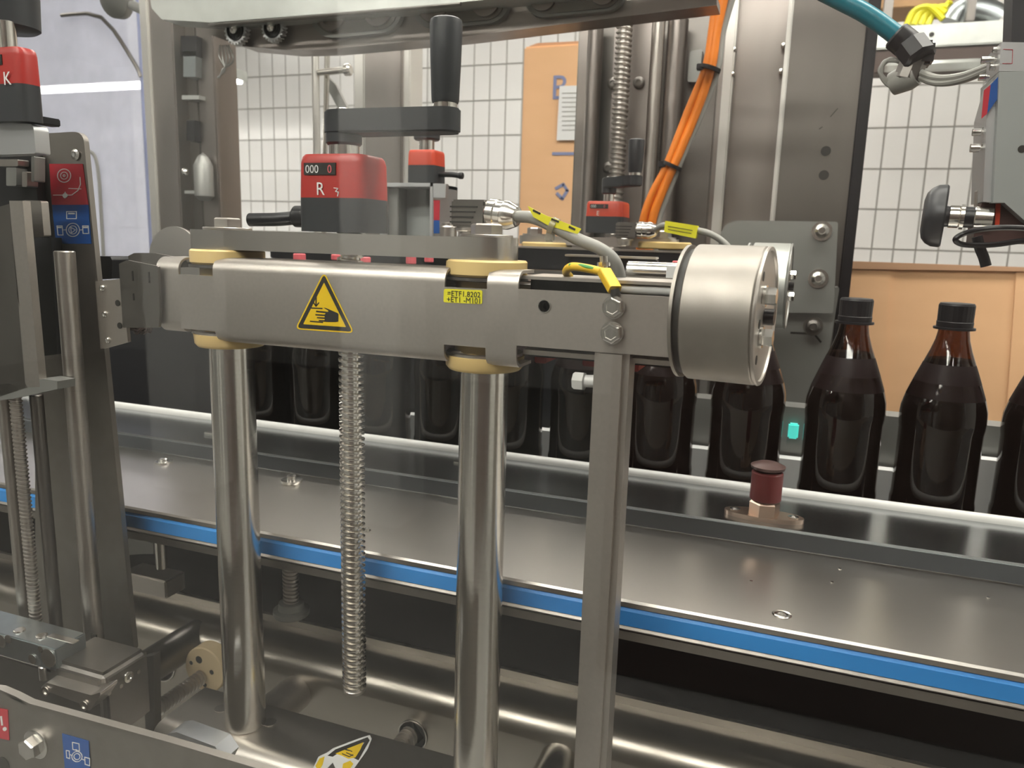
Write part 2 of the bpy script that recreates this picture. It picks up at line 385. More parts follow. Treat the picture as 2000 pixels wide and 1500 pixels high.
# teal hose + connector
Yh = .95
t = thing('teal_hose', at(1700, 40, Y=Yh), 'thick teal hose with black coupling running down from the top edge', 'hose')
b = NB(); tube(b, [at(1560, -40, Y=Yh), at(1640, 0, Y=Yh), at(1700, 32, Y=Yh), at(1768, 82, Y=Yh)], .0095, 18, 8); obj('hose', b, 'teal', t)
b = NB(); cyl(b, at(1748, 68, Y=Yh), at(1786, 98, Y=Yh), .0145, 20, .002); cyl(b, at(1776, 86, Y=Yh), at(1800, 118, Y=Yh-.01), .017, 8, .003); box(b, *(lambda c: (c.x-.004, c.x+.014, c.y-.012, c.y+.012, c.z-.018, c.z+.006))(at(1795, 95, Y=Yh)), .003)
obj('coupling', b, 'black', t)
b = NB(); cyl(b, at(1788, 112, Y=Yh), at(1768, 160, Y=Yh), .014, 10, .002); obj('collar', b, 'darksteel', t)
b = NB()
for dy in (0, 10): tube(b, [at(1790, 138+dy, Y=Yh), at(1830, 152+dy, Y=Yh-.03), at(1880, 148+dy*.8, Y=Yh-.06), at(1935, 128+dy*.6, Y=Yh-.1)], .0035, 10, 8)
tube(b, [at(1775, 150, Y=Yh), at(1745, 170, Y=Yh), at(1722, 150, Y=Yh), at(1728, 120, Y=Yh), at(1762, 120, Y=Yh)], .0022, 8, 8)
tube(b, [at(1765, 150, Y=Yh+.01), at(1738, 160, Y=Yh), at(1718, 138, Y=Yh), at(1740, 115, Y=Yh), at(1770, 130, Y=Yh)], .0022, 8, 8)
obj('outgoing_cable', b, 'greycable', t)
b = NB(); lathe(b, at(1735, 168, Y=Yh+.01), at(1775, 150, Y=Yh)-at(1735, 168, Y=Yh+.01), [(0, .001), (.004, .012), (.02, .014), (.03, .012)], 16); obj('grey_end_cap', b, 'greycable', t)
# wire loop and brace at the left, frosted side pane
b = NB(); pp(b, [(-160, -200), (262, -200), (298, 620), (-160, 620)], 1.9, .008)
t = obj('frosted_screen', b, 'frost'); tag(t, 'bluish frosted plastic side pane at upper left', 'pane')
b = NB(); tube(b, [at(264, -100, Y=1.89), at(300, 560, Y=1.89)], .006, 8, 1); obj('edge_profile', b, 'printblue', t)
b = NB(); tube(b, [at(170, 293, Y=1.88), at(185, 305, Y=1.885), at(193, 345, Y=1.885), at(198, 420, Y=1.885), at(203, 520, Y=1.885)], .0055, 10, 6)
tag(obj('bent_wire', b, 'greycable'), 'bent grey tube hoop behind the stickered plate at left', 'tube')
b = NB(); tube(b, [at(120, 30, Y=1.885), at(198, 34, Y=1.885), at(262, 122, Y=1.885), at(275, 150, Y=1.885)], .006, 8, 3)
tag(obj('diagonal_rod', b, 'darksteel'), 'thin grey diagonal rod in front of the frosted pane', 'rod')
b = NB(); c = at(232, 0, Y=1.6); lathe(b, c, (0, -1, -.3), [(-.02, .03), (0, .045), (.02, .042), (.03, .02), (.031, 0)], 24); cyl(b, at(245, 5, Y=1.6), at(280, 20, Y=1.6), .012, 12)
tag(obj('grey_clamp', b, 'greyplate'), 'rounded grey clamp at the top edge beside the left column', 'clamp')

# ------------------------------------------------------------------ rear machine columns
def column(name, x0, x1, Yf, d, ytop, ybot, m, label, cat='column', pyr=300):
    b = NB(); xa, xb = ax(x0, Yf, pyr), ax(x1, Yf, pyr)
    box(b, xa, xb, Yf, Yf+d, az((x0+x1)/2, ybot, Yf), az((x0+x1)/2, ytop, Yf), .004)
    return obj(name, b, m), xa, xb
Yl = 1.5
t = thing('left_column', (ax(350, Yl, 300), Yl, .3), 'wide steel machine column at left with a cluttered dark channel', 'column')
def colpart(name, x0, x1, Yf, d, ytop, ybot, m, parent, pyr=300, bev=.003):
    b = NB(); box(b, ax(x0, Yf, pyr), ax(x1, Yf, pyr), Yf, Yf+d, az((x0+x1)/2, ybot, Yf), az((x0+x1)/2, ytop, Yf), bev); return obj(name, b, m, parent)
colpart('column_body', 286, 348, Yl, .12, -150, 900, 'column', t)
colpart('front_flange', 286, 302, Yl-.006, .01, -150, 900, 'lightedge', t)
colpart('side_channel', 348, 392, Yl+.04, .1, -150, 900, 'darksteel', t)
colpart('light_rail', 392, 425, Yl+.02, .08, -150, 900, 'column', t)
for (x, y, w_, h_, m_) in ((368, 90, 30, 40, 'black'), (370, 125, 24, 50, 'zincblue'), (372, 255, 16, 40, 'black'), (372, 190, 34, 8, 'galv'), (375, 375, 30, 6, 'galv')):
    ppart('channel_fitting', [(x-w_/2, y-h_/2), (x+w_/2, y-h_/2), (x+w_/2, y+h_/2), (x-w_/2, y+h_/2)], Yl+.0, .04, m_, t)
b = NB(); c = at(363, 336, Y=Yl-.005); lathe(b, c, (0, -1, 0), [(0, .008), (.006, .008), (.009, .004), (.01, 0)], 14); obj('bolt', b, 'bright', t)
b = NB(); c = at(398, 345, Y=Yl-.0); lathe(b, c-Vector((0, 0, .055)), (0, 0, 1), [(0, .012), (.01, .022), (.08, .022), (.1, .012), (.11, 0)], 16); obj('grey_bag', b, 'greyplate', t)
Y2 = 1.75
t = thing('rear_post', (ax(748, Y2, 250), Y2, .3), 'mauve grey steel post behind the crank handle, with a pale edge strip', 'post')
colpart('post_body', 712, 784, Y2, .1, -60, 700, 'column', t)
colpart('edge_strip', 784, 800, Y2+.01, .07, -60, 700, 'lightedge', t)
colpart('edge_strip', 692, 712, Y2+.03, .06, 60, 700, 'lightedge', t)
# chrome stay rod with cross bar
Yr = 1.55
t = thing('stay_rod', at(620, 330, Y=Yr), 'bright vertical stay rod with short cross bar, left of the rear post', 'rod')
b = NB(); p_ = at(619, 300, Y=Yr); cyl(b, (p_.x, Yr, 0), (p_.x, Yr, 2.6), .0085, 16); obj('rod', b, 'lightedge', t)
b = NB(); cyl(b, at(640, 60, Y=Yr+.02), at(632, 470, Y=Yr+.02), .006, 16); obj('rod', b, 'chrome', t)
b = NB(); cyl(b, at(622, 142, Y=Yr-.0), at(682, 136, Y=Yr-.0), .007, 16); lathe(b, at(672, 137, Y=Yr), (1, 0, 0), [(0, .008), (.004, .013), (.014, .013), (.018, .009)], 16); obj('cross_bar', b, 'chrome', t)
ppart('brace', [(640, 150), (655, 165), (684, 222), (702, 236), (688, 240), (668, 226), (640, 175)], Yr+.05, .01, 'greyplate', t)

# lead screw module (rear)
Ym = 1.62
t = thing('linear_module', (ax(1255, Ym, 300), Ym, .5), 'tall rear linear module with dark channel, guide tubes and screws', 'linear module')
colpart('back_plate', 1120, 1392, Ym+.05, .03, -60, 900, 'darksteel', t)
def vtube(x0, y0, x1, y1, Y, rpx, m, name, parent, seg=24):
    a, c = at(x0, y0, Y=Y), at(x1, y1, Y=Y); xm = (a.x+c.x)/2; a.x = c.x = xm
    k = (a-CO).dot(CF); b = NB(); cyl(b, c, a, rpx*k/FPX, seg); return obj(name, b, m, parent)
colpart('left_side_rail', 1122, 1148, Ym+.01, .07, -60, 900, 'column', t)
vtube(1163, 40, 1146, 480, Ym, 15, 'column', 'guide_tube', t)
colpart('inner_plate', 1188, 1262, Ym+.03, .02, -60, 900, 'column', t)
vtube(1286, 40, 1262, 480, Ym, 13, 'steel', 'guide_tube', t)
vtube(1322, 40, 1300, 480, Ym+.01, 20, 'column', 'guide_tube', t)
for (x, y) in ((1197, 163), (1248, 162), (1188, 328), (1240, 328)):
    c = at(x, y, Y=Ym+.028); b = NB(); lathe(b, c, (0, -1, 0), [(0, .012), (.004, .012), (.006, .009), (.006, .005), (.003, .005), (.003, 0)], 16); obj('socket_screw', b, 'darksteel', t)
a = at(1224, -30, Y=Ym-.02); c = at(1200, 520, Y=Ym-.02)
b = NB(); xm = (a.x+c.x)/2; thread(b, (xm, Ym-.03, c.z), (0, 0, 1), a.z-c.z, .0165, .0125, .0095, 14)
tag(obj('rear_lead_screw', b, 'steel'), 'vertical threaded spindle in the rear linear module', 'lead screw')
# pale panel column + dark right column
Yp = 1.6
t = thing('panel_column', (ax(1470, Yp, 250), Yp, .3), 'pinkish steel panel column with pale edge strips and small screws', 'column')
colpart('panel', 1392, 1545, Yp+.02, .06, -80, 900, 'column', t)
colpart('edge_strip', 1400, 1420, Yp+.0, .03, -80, 900, 'lightedge', t)
colpart('edge_strip', 1516, 1532, Yp+.0, .03, -80, 900, 'lightedge', t)
for (x, y) in ((1434, 100), (1431, 148), (1531, 92), (1526, 142)):
    b = NB(); c = at(x, y, Y=Yp+.015); lathe(b, c, (0, -1, 0), [(0, .005), (.012, .005), (.015, 0)], 10); obj('screw', b, 'bright', t)
Yq = 1.5
t = thing('right_column', (ax(1620, Yq, 400), Yq, .3), 'wide dark steel column with two holes and a bolted bracket plate, right of centre', 'column')
colpart('column_body', 1522, 1662, Yq, .14, -80, 980, 'columnd', t, 330)
colpart('corner_shade', 1662, 1686, Yq+.003, .13, -80, 980, 'black', t, 330)  # black strip paints the darkening around the rounded corner
colpart('slotted_edge', 1512, 1523, Yq+.002, .02, -80, 480, 'lightedge', t, 330)
for (x, y) in ((1613, 295), (1609, 342)):
    b = NB(); c = at(x, y, Y=Yq-.001); cyl(b, c, c+Vector((0, .002, 0)), .0085, 16); obj('hole', b, 'ink', t)
strokes('scratch', [[(1622, 228), (1636, 212)], [(1600, 252), (1606, 248)]], 1.6, Yq-.001, .0008, 'ink', t)
Yb = 1.42
ppart('lower_panel', rp([(1395, 600), (1640, 560), (1618, 700), (1560, 905), (1400, 905)], 6), Yb+.03, .04, 'greyplate', t)
bp = ppart('bracket_plate', rp([(1395, 520), (1412, 430), (1637, 433), (1628, 612), (1500, 610), (1395, 610)], [4, 34, 6, 6, 6, 6]), Yb, .008, 'greyplate', t)
for (x, y) in ((1605, 451), (1598, 544), (1588, 637)):
    c = at(x, y, Y=Yb); b = NB(); lathe(b, c, (0, -1, 0), [(0, .0165), (.003, .0165), (.003, .012), (.009, .011), (.011, .006), (.009, .005), (.009, 0)], 20); obj('bolt', b, 'bright' if y < 600 else 'darksteel', bp)
strokes('slot', [[(1545, 650), (1590, 652), (1603, 668)]], 4, Yb+.028, .001, 'ink', t)
# plates between the bottles, low
# ------------------------------------------------------------------ orange cables
Yo = 1.42
path = [(1412, -30), (1396, 60), (1384, 133), (1352, 220), (1310, 323), (1283, 380), (1266, 430), (1258, 500)]
for i, (dx, m_, r_, lb) in enumerate(((-9, 'orange', .0078, 'orange power cable, left one of the two bundled in front of the rear columns'), (8, 'orange', .0078, 'orange power cable, right one of the two bundled in front of the rear columns'), (24, 'greycable', .007, 'dark grey cable running behind the two orange cables'))):
    b = NB(); pt = []
    for k, (x, y) in enumerate(path):
        f = (1, .45, .55, .9, .75, 1, 1, 1)[k]*(.8+.2*(i < 2)); pt.append(at(x+dx*f+(6 if i == 2 and k < 3 else 0), y, Y=Yo+.012*(i == 2)-.002*i))
    tube(b, pt, r_, 14, 8); tag(obj('power_cable', b, m_), lb, 'cable', 'bundled cables' if i < 2 else None)
for i, (x, y) in enumerate(((1386, 134), (1312, 324))):
    t = thing('cable_tie', at(x, y, Y=Yo), ('black cable tie around the orange cables, upper one', 'black cable tie around the orange cables, lower one')[i], 'cable tie', 'cable ties on the orange cables')
    d = (at(path[2+2*i+1][0], path[2+2*i+1][1], Y=Yo)-at(path[2+2*i][0], path[2+2*i][1], Y=Yo)).normalized(); c = at(x+1, y, Y=Yo)
    b = NB(); lathe(b, c-d*.003, d, [(0, .016), (0, .0185), (.006, .0185), (.006, .016)], 20); obj('strap', b, 'black', t)
    b = NB(); c2 = at(x-18, y-3, Y=Yo-.004); box(b, c2.x-.006, c2.x+.006, c2.y-.006, c2.y+.006, c2.z-.005, c2.z+.005, .001); obj('tie_head', b, 'black', t)
b = NB()
for i in range(5): tube(b, [at(1345+i*10, 300+i*4, Y=1.75), at(1342+i*11, 345, Y=1.74-.01*(i % 2)), at(1350+i*8, 378-i*2, Y=1.75)], .014, 10, 5)
tag(obj('hanging_rag', b, 'cloth'), 'white rag hanging behind the orange cables', 'rag')
b = NB(); pp(b, rp([(1347, 100), (1372, 95), (1366, 160), (1342, 160)], 6), 1.645, .03)
tag(obj('grey_cover', b, 'greyplate'), 'small rounded grey cover plate between module and panel column', 'cover')

# ------------------------------------------------------------------ top frame with belt pods
Yt = 1.25
t = thing('top_frame', at(800, 60, Y=Yt), 'horizontal grey frame across the top with belt pods and sprockets, partly a reflection built solid', 'frame')
ppart('ghost_flange', [(405, 50), (620, 30), (1400, -8), (1400, 10), (900, 72), (640, 96), (560, 98), (470, 90), (405, 66)], Yt, .05, 'column', t)  # solid plate standing for a translucent grey reflection
ppart('upper_bar', rp([(285, -60), (1600, -60), (900, 4), (640, 26), (410, 44), (316, 38), (296, 16)], 3), Yt-.06, .05, 'galv', t)
b = NB(); tube(b, [at(408, 50, Y=Yt-.065), at(900, 8, Y=Yt-.065)], .003, 8, 1); obj('edge_line', b, 'darksteel', t)
for (x, y, r1, te) in ((468, 62, 27, 1), (540, 58, 26, 1)):
    c = at(x, y, Y=Yt-.01); k = (c-CO).dot(CF)/FPX; b = NB()
    n = 22; ring = []
    for q in range(n*4):
        rr = r1*k*(1.0 if q % 4 < 2 else .86); an = 2*math.pi*q/(n*4); ring.append(c+Vector((math.cos(an)*rr, 0, math.sin(an)*rr)))
    prism(b, ring, (0, -.012, 0)); s_ = obj('sprocket', b, 'alu', t)
    b = NB(); lathe(b, c-Vector((0, .011, 0)), (0, -1, 0), [(0, r1*k*.72), (.003, r1*k*.72), (.003, r1*k*.62), (.001, r1*k*.6)], 28); obj('sprocket_disc', b, 'black', s_)
    b = NB(); lathe(b, c-Vector((0, .012, 0)), (0, -1, 0), [(0, r1*k*.34), (.006, r1*k*.3), (.008, r1*k*.12), (.004, 0)], 20); obj('hub', b, 'bright', s_)
for (x0, y0, x1, r1) in ((650, 30, 740, 44), (848, 12, 950, 44), (1062, -6, 1180, 40)):
    y1 = y0-(x1-x0)*.1; pts = []
    for q in range(13): an = math.pi/2+math.pi*q/12; pts.append((x0+r1*math.cos(an), y0+r1*math.sin(an)))
    for q in range(13): an = -math.pi/2+math.pi*q/12; pts.append((x1+r1*math.cos(an), y1+r1*math.sin(an)))
    p_ = ppart('belt_pod', pts, Yt-.012, .02, 'greyplate', t)
    inner = [((x-(x0+x1)/2)*.9+(x0+x1)/2, (y-(y0+y1)/2)*.84+(y0+y1)/2) for x, y in pts]
    ppart('recess', inner, Yt-.014, .003, 'darksteel', p_)
    for (xx, yy) in ((x0, y0), (x1, y1)):
        c = at(xx, yy, Y=Yt-.014); b = NB(); k = (c-CO).dot(CF)/FPX
        lathe(b, c, (0, -1, 0), [(0, r1*k*.68), (.006, r1*k*.68), (.006, r1*k*.5), (.003, r1*k*.5), (.003, r1*k*.25), (.007, r1*k*.2), (.007, 0)], 26); obj('pulley', b, 'column', p_)
b = NB()
for k in range(5): tube(b, [at(430+k*4, 88, Y=Yt), at(428+k*7, 110+k*2, Y=Yt), at(440-k*1, 135, Y=Yt), at(425+k, 152, Y=Yt)], .0016, 6, 5)
tag(obj('wire_bunch', b, 'greyplate'), 'bunch of thin grey wires hanging below the left sprocket', 'wires')

# ================================================================== CONVEYOR (long rails run along X)
XL, XR = -3.2, .62
def xprof(bm, pts, xa=XL, xb=XR):
    """profile (Y,Z) swept along X"""
    return prism(bm, [Vector((xa, y, z)) for y, z in pts], (xb-xa, 0, 0))
def arc(cy, cz, r, a0, a1, n=6): return [(cy+r*math.cos(math.radians(a0+(a1-a0)*k/n)), cz+r*math.sin(math.radians(a0+(a1-a0)*k/n))) for k in range(n+1)]
t = thing('guide_rail', (-.3, .9, 1.18), 'long stepped steel guide rail in front of the bottles with white wear strip', 'rail')
b = NB(); xprof(b, [(.837, 1.1815), (.837, 1.2016)]+[(.839, 1.2036), (.972, 1.2036), (.972, 1.1815)]); obj('rail_top', b, 'railtop', t)
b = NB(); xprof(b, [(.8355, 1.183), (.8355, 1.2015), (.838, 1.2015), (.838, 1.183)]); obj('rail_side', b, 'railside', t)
b = NB(); xprof(b, [(.957, 1.2036)]+arc(.964, 1.2055, .0065, 180, 0, 6)+[(.9705, 1.2036)]); obj('wear_strip', b, 'nylon', t)
t = thing('slide_plate', (-.3, .75, 1.14), 'wide brushed steel plate along the conveyor with bright blue slide strip on its edge', 'plate')
b = NB(); xprof(b, [(.655, 1.175), (.6487, 1.175), (.6487, 1.1795), (.6507, 1.1815), (.9, 1.1815), (.9, 1.175)]); obj('plate', b, 'steelx', t)
b = NB(); xprof(b, [(.6475, 1.1575), (.6475, 1.1715), (.6505, 1.1745), (.66, 1.1745), (.66, 1.1575)]); obj('blue_strip', b, 'bluestrip', t)
b = NB(); xprof(b, [(.6495, 1.152), (.6475, 1.154), (.6495, 1.1572), (.668, 1.1572), (.668, 1.152)]); obj('lip_rail', b, 'platedk', t)
b = NB(); xprof(b, [(.652, 1.141), (.652, 1.1495), (.668, 1.1495), (.668, 1.141)]); obj('lower_rail', b, 'platedk', t)
b = NB(); xprof(b, [(.669, 1.135), (.669, 1.174), (.70, 1.174), (.70, 1.135)]); obj('inner_channel', b, 'darkbody', t)
def screw_on(name, px, py, Z, r, h, parent, kind):
    c = at(px, py, Z=Z); b = NB()
    if kind == 'button': lathe(b, c, (0, 0, 1), [(0, r), (h*.3, r), (h*.3, r*.62), (h*.8, r*.5), (h, r*.25), (h, 0)], 20)
    if kind == 'disc': lathe(b, c, (0, 0, 1), [(0, r*.9), (h*.2, r), (h*.45, r), (h*.5, r*.45), (h, r*.42), (h, 0)], 22)
    if kind == 'sunk': lathe(b, c, (0, 0, 1), [(0, r), (.0006, r), (.0002, r*.8), (.0006, r*.72), (.0006, r*.4), (.0002, r*.35), (.0002, 0)], 22)
    if kind == 'small': lathe(b, c, (0, 0, 1), [(0, r), (.001, r), (.001, r*.6), (h, r*.6), (h, 0)], 12)
    return obj(name, b, 'bright' if kind != 'sunk' else 'chrome', parent)
screw_on('button_screw', 320, 903, 1.1815, .0115, .0065, t, 'button')
screw_on('disc_screw', 570, 943, 1.1815, .0135, .010, t, 'disc')
screw_on('countersunk_screw', 1527, 1201, 1.1815, .0085, .001, t, 'sunk')
screw_on('pin', 716, 1037, 1.1815, .005, .003, t, 'small')
for x, y in ((1640, 1112), (1625, 1138), (1930, 1168), (1467, 1136)): screw_on('water_drop', x, y, 1.1815, .0016, .001, t, 'small')
# foot plates on rail top
t2 = thing('rail_clip', at(420, 848, Z=1.2036), 'small flat steel clip on the guide rail behind the left round post', 'clip')
b = NB(); c = at(418, 850, Z=1.2036); box(b, c.x-.016, c.x+.03, c.y-.006, c.y+.012, 1.2036, 1.208, .002); obj('clip_body', b, 'bright', t2)
t2 = thing('rail_clip', at(905, 903, Z=1.2036), 'small flat steel clip on the guide rail behind the middle round post', 'clip')
b = NB(); c = at(905, 904, Z=1.2036); box(b, c.x-.012, c.x+.03, c.y-.008, c.y+.008, 1.2036, 1.206, .001); obj('clip_body', b, 'bright', t2)
# red knob sensor with flange
c = at(1491, 1012, Z=1.2036); cz = 1.2036
t = thing('flanged_stud', c, 'dark red round stud with hex base on an oval flange on the guide rail', 'stud')
b = NB(); L = at(1440, 1002, Z=cz)-c; hx = .044; pts = []
for q in range(24):
    an = 2*math.pi*q/24; e = 2.0; ca, sa = math.cos(an), math.sin(an); pts.append(Vector((c.x+ca*.0425, c.y+.002+sa*(.0165 if abs(ca) < .8 else .0165), cz)))
prism(b, pts, (0, 0, .005)); obj('oval_flange', b, 'brass', t)
for s_ in (-1, 1):
    b = NB(); lathe(b, (c.x+s_*.031, c.y+.002, cz+.005), (0, 0, 1), [(0, .006), (.001, .006), (.001, .004), (.002, .002), (.002, 0)], 14); obj('flange_screw', b, 'bright', t)
b = NB(); hexb(b, (c.x, c.y, cz+.005), (c.x, c.y, cz+.021), .0165, .3); obj('hex_base', b, 'brass', t)
b = NB(); cyl(b, (c.x, c.y, cz+.021), (c.x, c.y, cz+.055), .0168, 24, .002); obj('knob', b, 'rubyknob', t)
b = NB(); lathe(b, (c.x, c.y, cz+.055), (0, 0, 1), [(0, .012), (.003, .018), (.006, .0185), (.009, .012), (.010, 0)], 24); obj('ghost_cap', b, 'maroon', t)  # disc stands for a reflection over the knob, no real cap there

# conveyor bed, rear rail, dark inner body
b = NB(); box(b, XL, XR, .975, 1.11, 1.10, 1.152, .002)
tag(obj('conveyor_chain', b, 'darkbody'), 'black conveyor bed under the row of bottles', 'conveyor')
t = thing('rear_rail', (-.3, 1.13, 1.16), 'pale rear guide rail behind the bottles with dark cover', 'rail')
b = NB(); xprof(b, [(1.13, 1.155), (1.13, 1.235), (1.15, 1.235), (1.15, 1.155)], .16, XR); obj('white_rail', b, 'white', t)
b = NB(); xprof(b, [(1.13, 1.155), (1.13, 1.205), (1.15, 1.205), (1.15, 1.155)], -.60, .16); obj('low_rail', b, 'white', t)
b = NB(); xprof(b, [(1.16, 1.12), (1.16, 1.275), (1.2, 1.275), (1.2, 1.12)], -.2, XR); obj('grey_cover', b, 'greyplate', t)
b = NB(); xprof(b, [(1.16, 1.10), (1.16, 1.35), (1.22, 1.35), (1.22, 1.10)], XL, -.28); obj('dark_back_cover', b, 'darkbody', t)
b = NB(); c = at(1548, 840, Y=1.15); box(b, c.x-.006, c.x+.008, 1.145, 1.155, c.z-.012, c.z+.01, .002); obj('indicator_light', b, 'teallamp', t)
b = NB(); box(b, XL, XR, 1.25, 1.3, .2, 1.14, .003)  # near-black colour stands in for the shade under the conveyor
tag(obj('shade_back_panel', b, 'darkbody'), 'inner back panel below the conveyor, near black to stand for shade', 'panel')
b = NB(); box(b, XL, XR, .9, 1.25, .28, .32, .003)
tag(obj('drip_tray', b, 'darksteel'), 'dark tray deep below the conveyor', 'tray')

# lower beam
t = thing('lower_beam', (-.3, .82, .35), 'large bent steel beam below the conveyor with rounded bright edge and round holes', 'beam')
zt = .942
b = NB(); xprof(b, [(.79, .35), (.79, zt-.03)]+arc(.82, zt-.03, .03, 180, 90, 8)+[(.858, zt), (.858, zt-.004), (.795, zt-.03), (.795, .35)], XL, XR+.3); obj('beam_body', b, 'beamlow', t, 30)
b = NB(); xprof(b, [(.858, zt-.02), (.858, zt+.010), (.864, zt+.010), (.864, zt-.02)], XL, XR+.3); obj('upright_lip', b, 'steelx', t)
for (x, y, rx) in ((806, 1436, .0205), (312, 1296, .028)):
    c = at(x, y, Y=.789); b = NB(); cyl(b, c, c+Vector((0, .0006, 0)), rx, 28); obj('hole', b, 'ink', t)
    b = NB(); lathe(b, c, (0, -1, 0), [(0, rx), (.0012, rx), (.0012, rx*.93), (0, rx*.93)], 28); obj('hole_rim', b, 'steelx', t)
def spindle(x0, y0, Ya, Yb_, r, label):
    c = at(x0, y0, Y=Ya); b = NB(); thread(b, (c.x, Yb_, c.z), (0, -1, 0), .042, r, r*.76, .0062, 16)
    tag(obj('horizontal_spindle', b, 'steel'), label, 'threaded rod')
spindle(802, 1434, .789, .789, .0125, 'short threaded rod in the round hole of the lower beam, near the bottom edge')
c = at(560, 1362, Y=.77)
b = NB(); cyl(b, (c.x, .62, c.z-.004), (c.x, .80, c.z-.004), .0235, 32, .001)
tag(obj('round_shaft', b, 'cover'), 'short round shaft between the base block and the beam, right of the left round post', 'shaft')
c = at(1083, 1508, Y=.77)
b = NB(); cyl(b, (c.x, .66, c.z), (c.x, .80, c.z), .0235, 32, .001)
tag(obj('round_shaft', b, 'chrome'), 'round shaft end at the bottom edge beside the square post', 'shaft')
c = at(318, 1285, Y=.75)
b = NB(); cyl(b, (c.x, .60, c.z), (c.x, .82, c.z), .0235, 32, .001)
tag(obj('round_shaft', b, 'darksteel'), 'dark round shaft in the beam hole, left of the cream flange', 'shaft')
# cream flange with threaded rod
c = at(400, 1308, Y=.77)
t = thing('cream_flange', c, 'cream plastic flange nut with dirty holes on the beam, behind the left post', 'flange')
b = NB(); lathe(b, c+Vector((0, .02, 0)), (0, -1, 0), [(0, .033), (.02, .033), (.0215, .0318), (.0215, 0)], 36); obj('flange_body', b, 'flange', t)
for (dx, dz, r_) in ((-.008, .014, .0055), (.013, .0, .0035), (-.022, .006, .003), (.0, -.022, .0035)):
    p = c+Vector((dx, -.0017, dz)); b = NB(); cyl(b, p, p+Vector((0, .0004, 0)), r_, 12); obj('screw_hole', b, 'ink', t)
b = NB(); p = c+Vector((-.004, 0, -.011)); thread(b, (p.x, .77, p.z), (0, -1, 0), .080, .0105, .0078, .0066, 16)
lathe(b, (p.x, .687, p.z), (0, -1, 0), [(0, .008), (.006, .007), (.012, .0035), (.013, 0)], 14); obj('threaded_spindle', b, 'steel', t)

# hanging stud + block under the rail, threaded foot
c = at(313, 1050, Y=.74)
t = thing('hanging_stud', c, 'short round stud with square steel block below the rail at left', 'stud')
b = NB(); z1 = az(313, 1108, .74); cyl(b, (c.x, .74, z1), (c.x, .74, 1.15), .0075, 18); obj('stud', b, 'chrome', t)
b = NB(); box(b, ax(257, .74, 1130), ax(340, .74, 1130), .725, .76, az(300, 1152, .74), az(300, 1118, .74), .002); obj('block', b, 'steel', t)
c = at(567, 1112, Y=.79)
t = thing('levelling_stud', at(565, 1185, Y=.79), 'threaded stud with round nut under the rail, behind the left round post', 'stud')
z1 = az(567, 1178, .79); b = NB(); thread(b, (c.x, .79, z1), (0, 0, 1), 1.14-z1, .0105, .008, .0052, 16); obj('threaded_stud', b, 'steel', t)
b = NB(); lathe(b, (c.x, .79, z1-.016), (0, 0, 1), [(0, .022), (.002, .0235), (.008, .0235), (.009, .017), (.018, .016), (.018, 0)], 28); obj('round_nut', b, 'greyplate', t)
b = NB(); pp(b, [(252, 1048), (300, 1040), (300, 1082), (280, 1082), (238, 1085)], .85, .02)
tag(obj('grey_bracket', b, 'greyplate'), 'small grey bracket under the rail, left of the hanging stud', 'bracket')

# ================================================================== BOTTLES
def make_bottle(x, y, z, label):
    t = thing('beer_bottle', (x, y, z), label, 'bottle', 'dark plastic bottles in a row on the conveyor')
    R = .0475
    outer = [(0, .030), (.004, .040), (.012, .0455), (.03, R), (.045, R), (.052, R*.975), (.10, R*.97), (.135, R*.975), (.142, R*.995), (.152, R), (.162, R*.985), (.175, .0435), (.195, .0365), (.215, .029), (.232, .0225), (.245, .0185), (.255, .0168), (.262, .0165)]
    b = NB(); lathe(b, (x, y, z), (0, 0, 1), outer, 36); obj('bottle_body', b, 'amber', t, 60)
    inn = [(h+.002, max(r-.0007, .001)) for h, r in outer if h < .222]+[(.222, .0252), (.222, 0)]
    b = NB(); lathe(b, (x, y, z), (0, 0, 1), inn, 36); obj('beer', b, 'liquid', t, 60)
    b = NB(); lathe(b, (x, y, z+.258), (0, 0, 1), [(0, .0225), (.0025, .0225), (.003, .0192)], 32); obj('neck_ring', b, 'black', t)
    b = NB(); n = 48; pr = [(0, .0195), (.006, .0198), (.0065, .0192), (.0255, .0195), (.028, .018), (.0285, 0)]
    lathe(b, (x, y, z+.261), (0, 0, 1), pr, 48)
    for v in b.verts:
        d = Vector((v.co.x-x, v.co.y-y)); 
        if .008 < v.co.z-z-.261 < .027 and d.length > .015:
            k = round(math.atan2(d.y, d.x)/(2*math.pi)*48); f = 1.0 if k % 2 else .97; v.co.x = x+d.x*f; v.co.y = y+d.y*f
    obj('cap', b, 'black', t, 20); return t
BY, BZ = 1.04, 1.153
bx = [.291, .1805, .071, -.047, -.160, -.270, -.378, -.486, -.597, -.71, -.82]
lab = ['dark beer bottle with black cap, cut off by the right edge of the picture',
       'dark beer bottle with black cap, rightmost one fully in view against the carton',
       'dark beer bottle with black cap, just right of the drum and bracket plate',
       'dark beer bottle standing directly below the grey drum, upper half hidden',
       'dark beer bottle just right of the square post, under the red pad',
       'dark beer bottle just left of the square post, behind the white nylon bolt',
       'dark beer bottle just right of the middle round post',
       'dark beer bottle just left of the middle round post',
       'dark beer bottle directly behind the long vertical lead screw',
       'dark beer bottle between the left round post and the lead screw',
       'dark beer bottle behind the left round post']
b0 = make_bottle(bx[0], BY, BZ, lab[0])
for x, l_ in zip(bx[1:], lab[1:]):
    c_ = copy_tree(b0); c_.location = (x, BY, BZ); c_['label'] = l_
    c_.rotation_euler.z = random.uniform(0, 1)

# ================================================================== FRONT UNIT
Y0 = .609; PX1, PX2 = -.517, -.2475
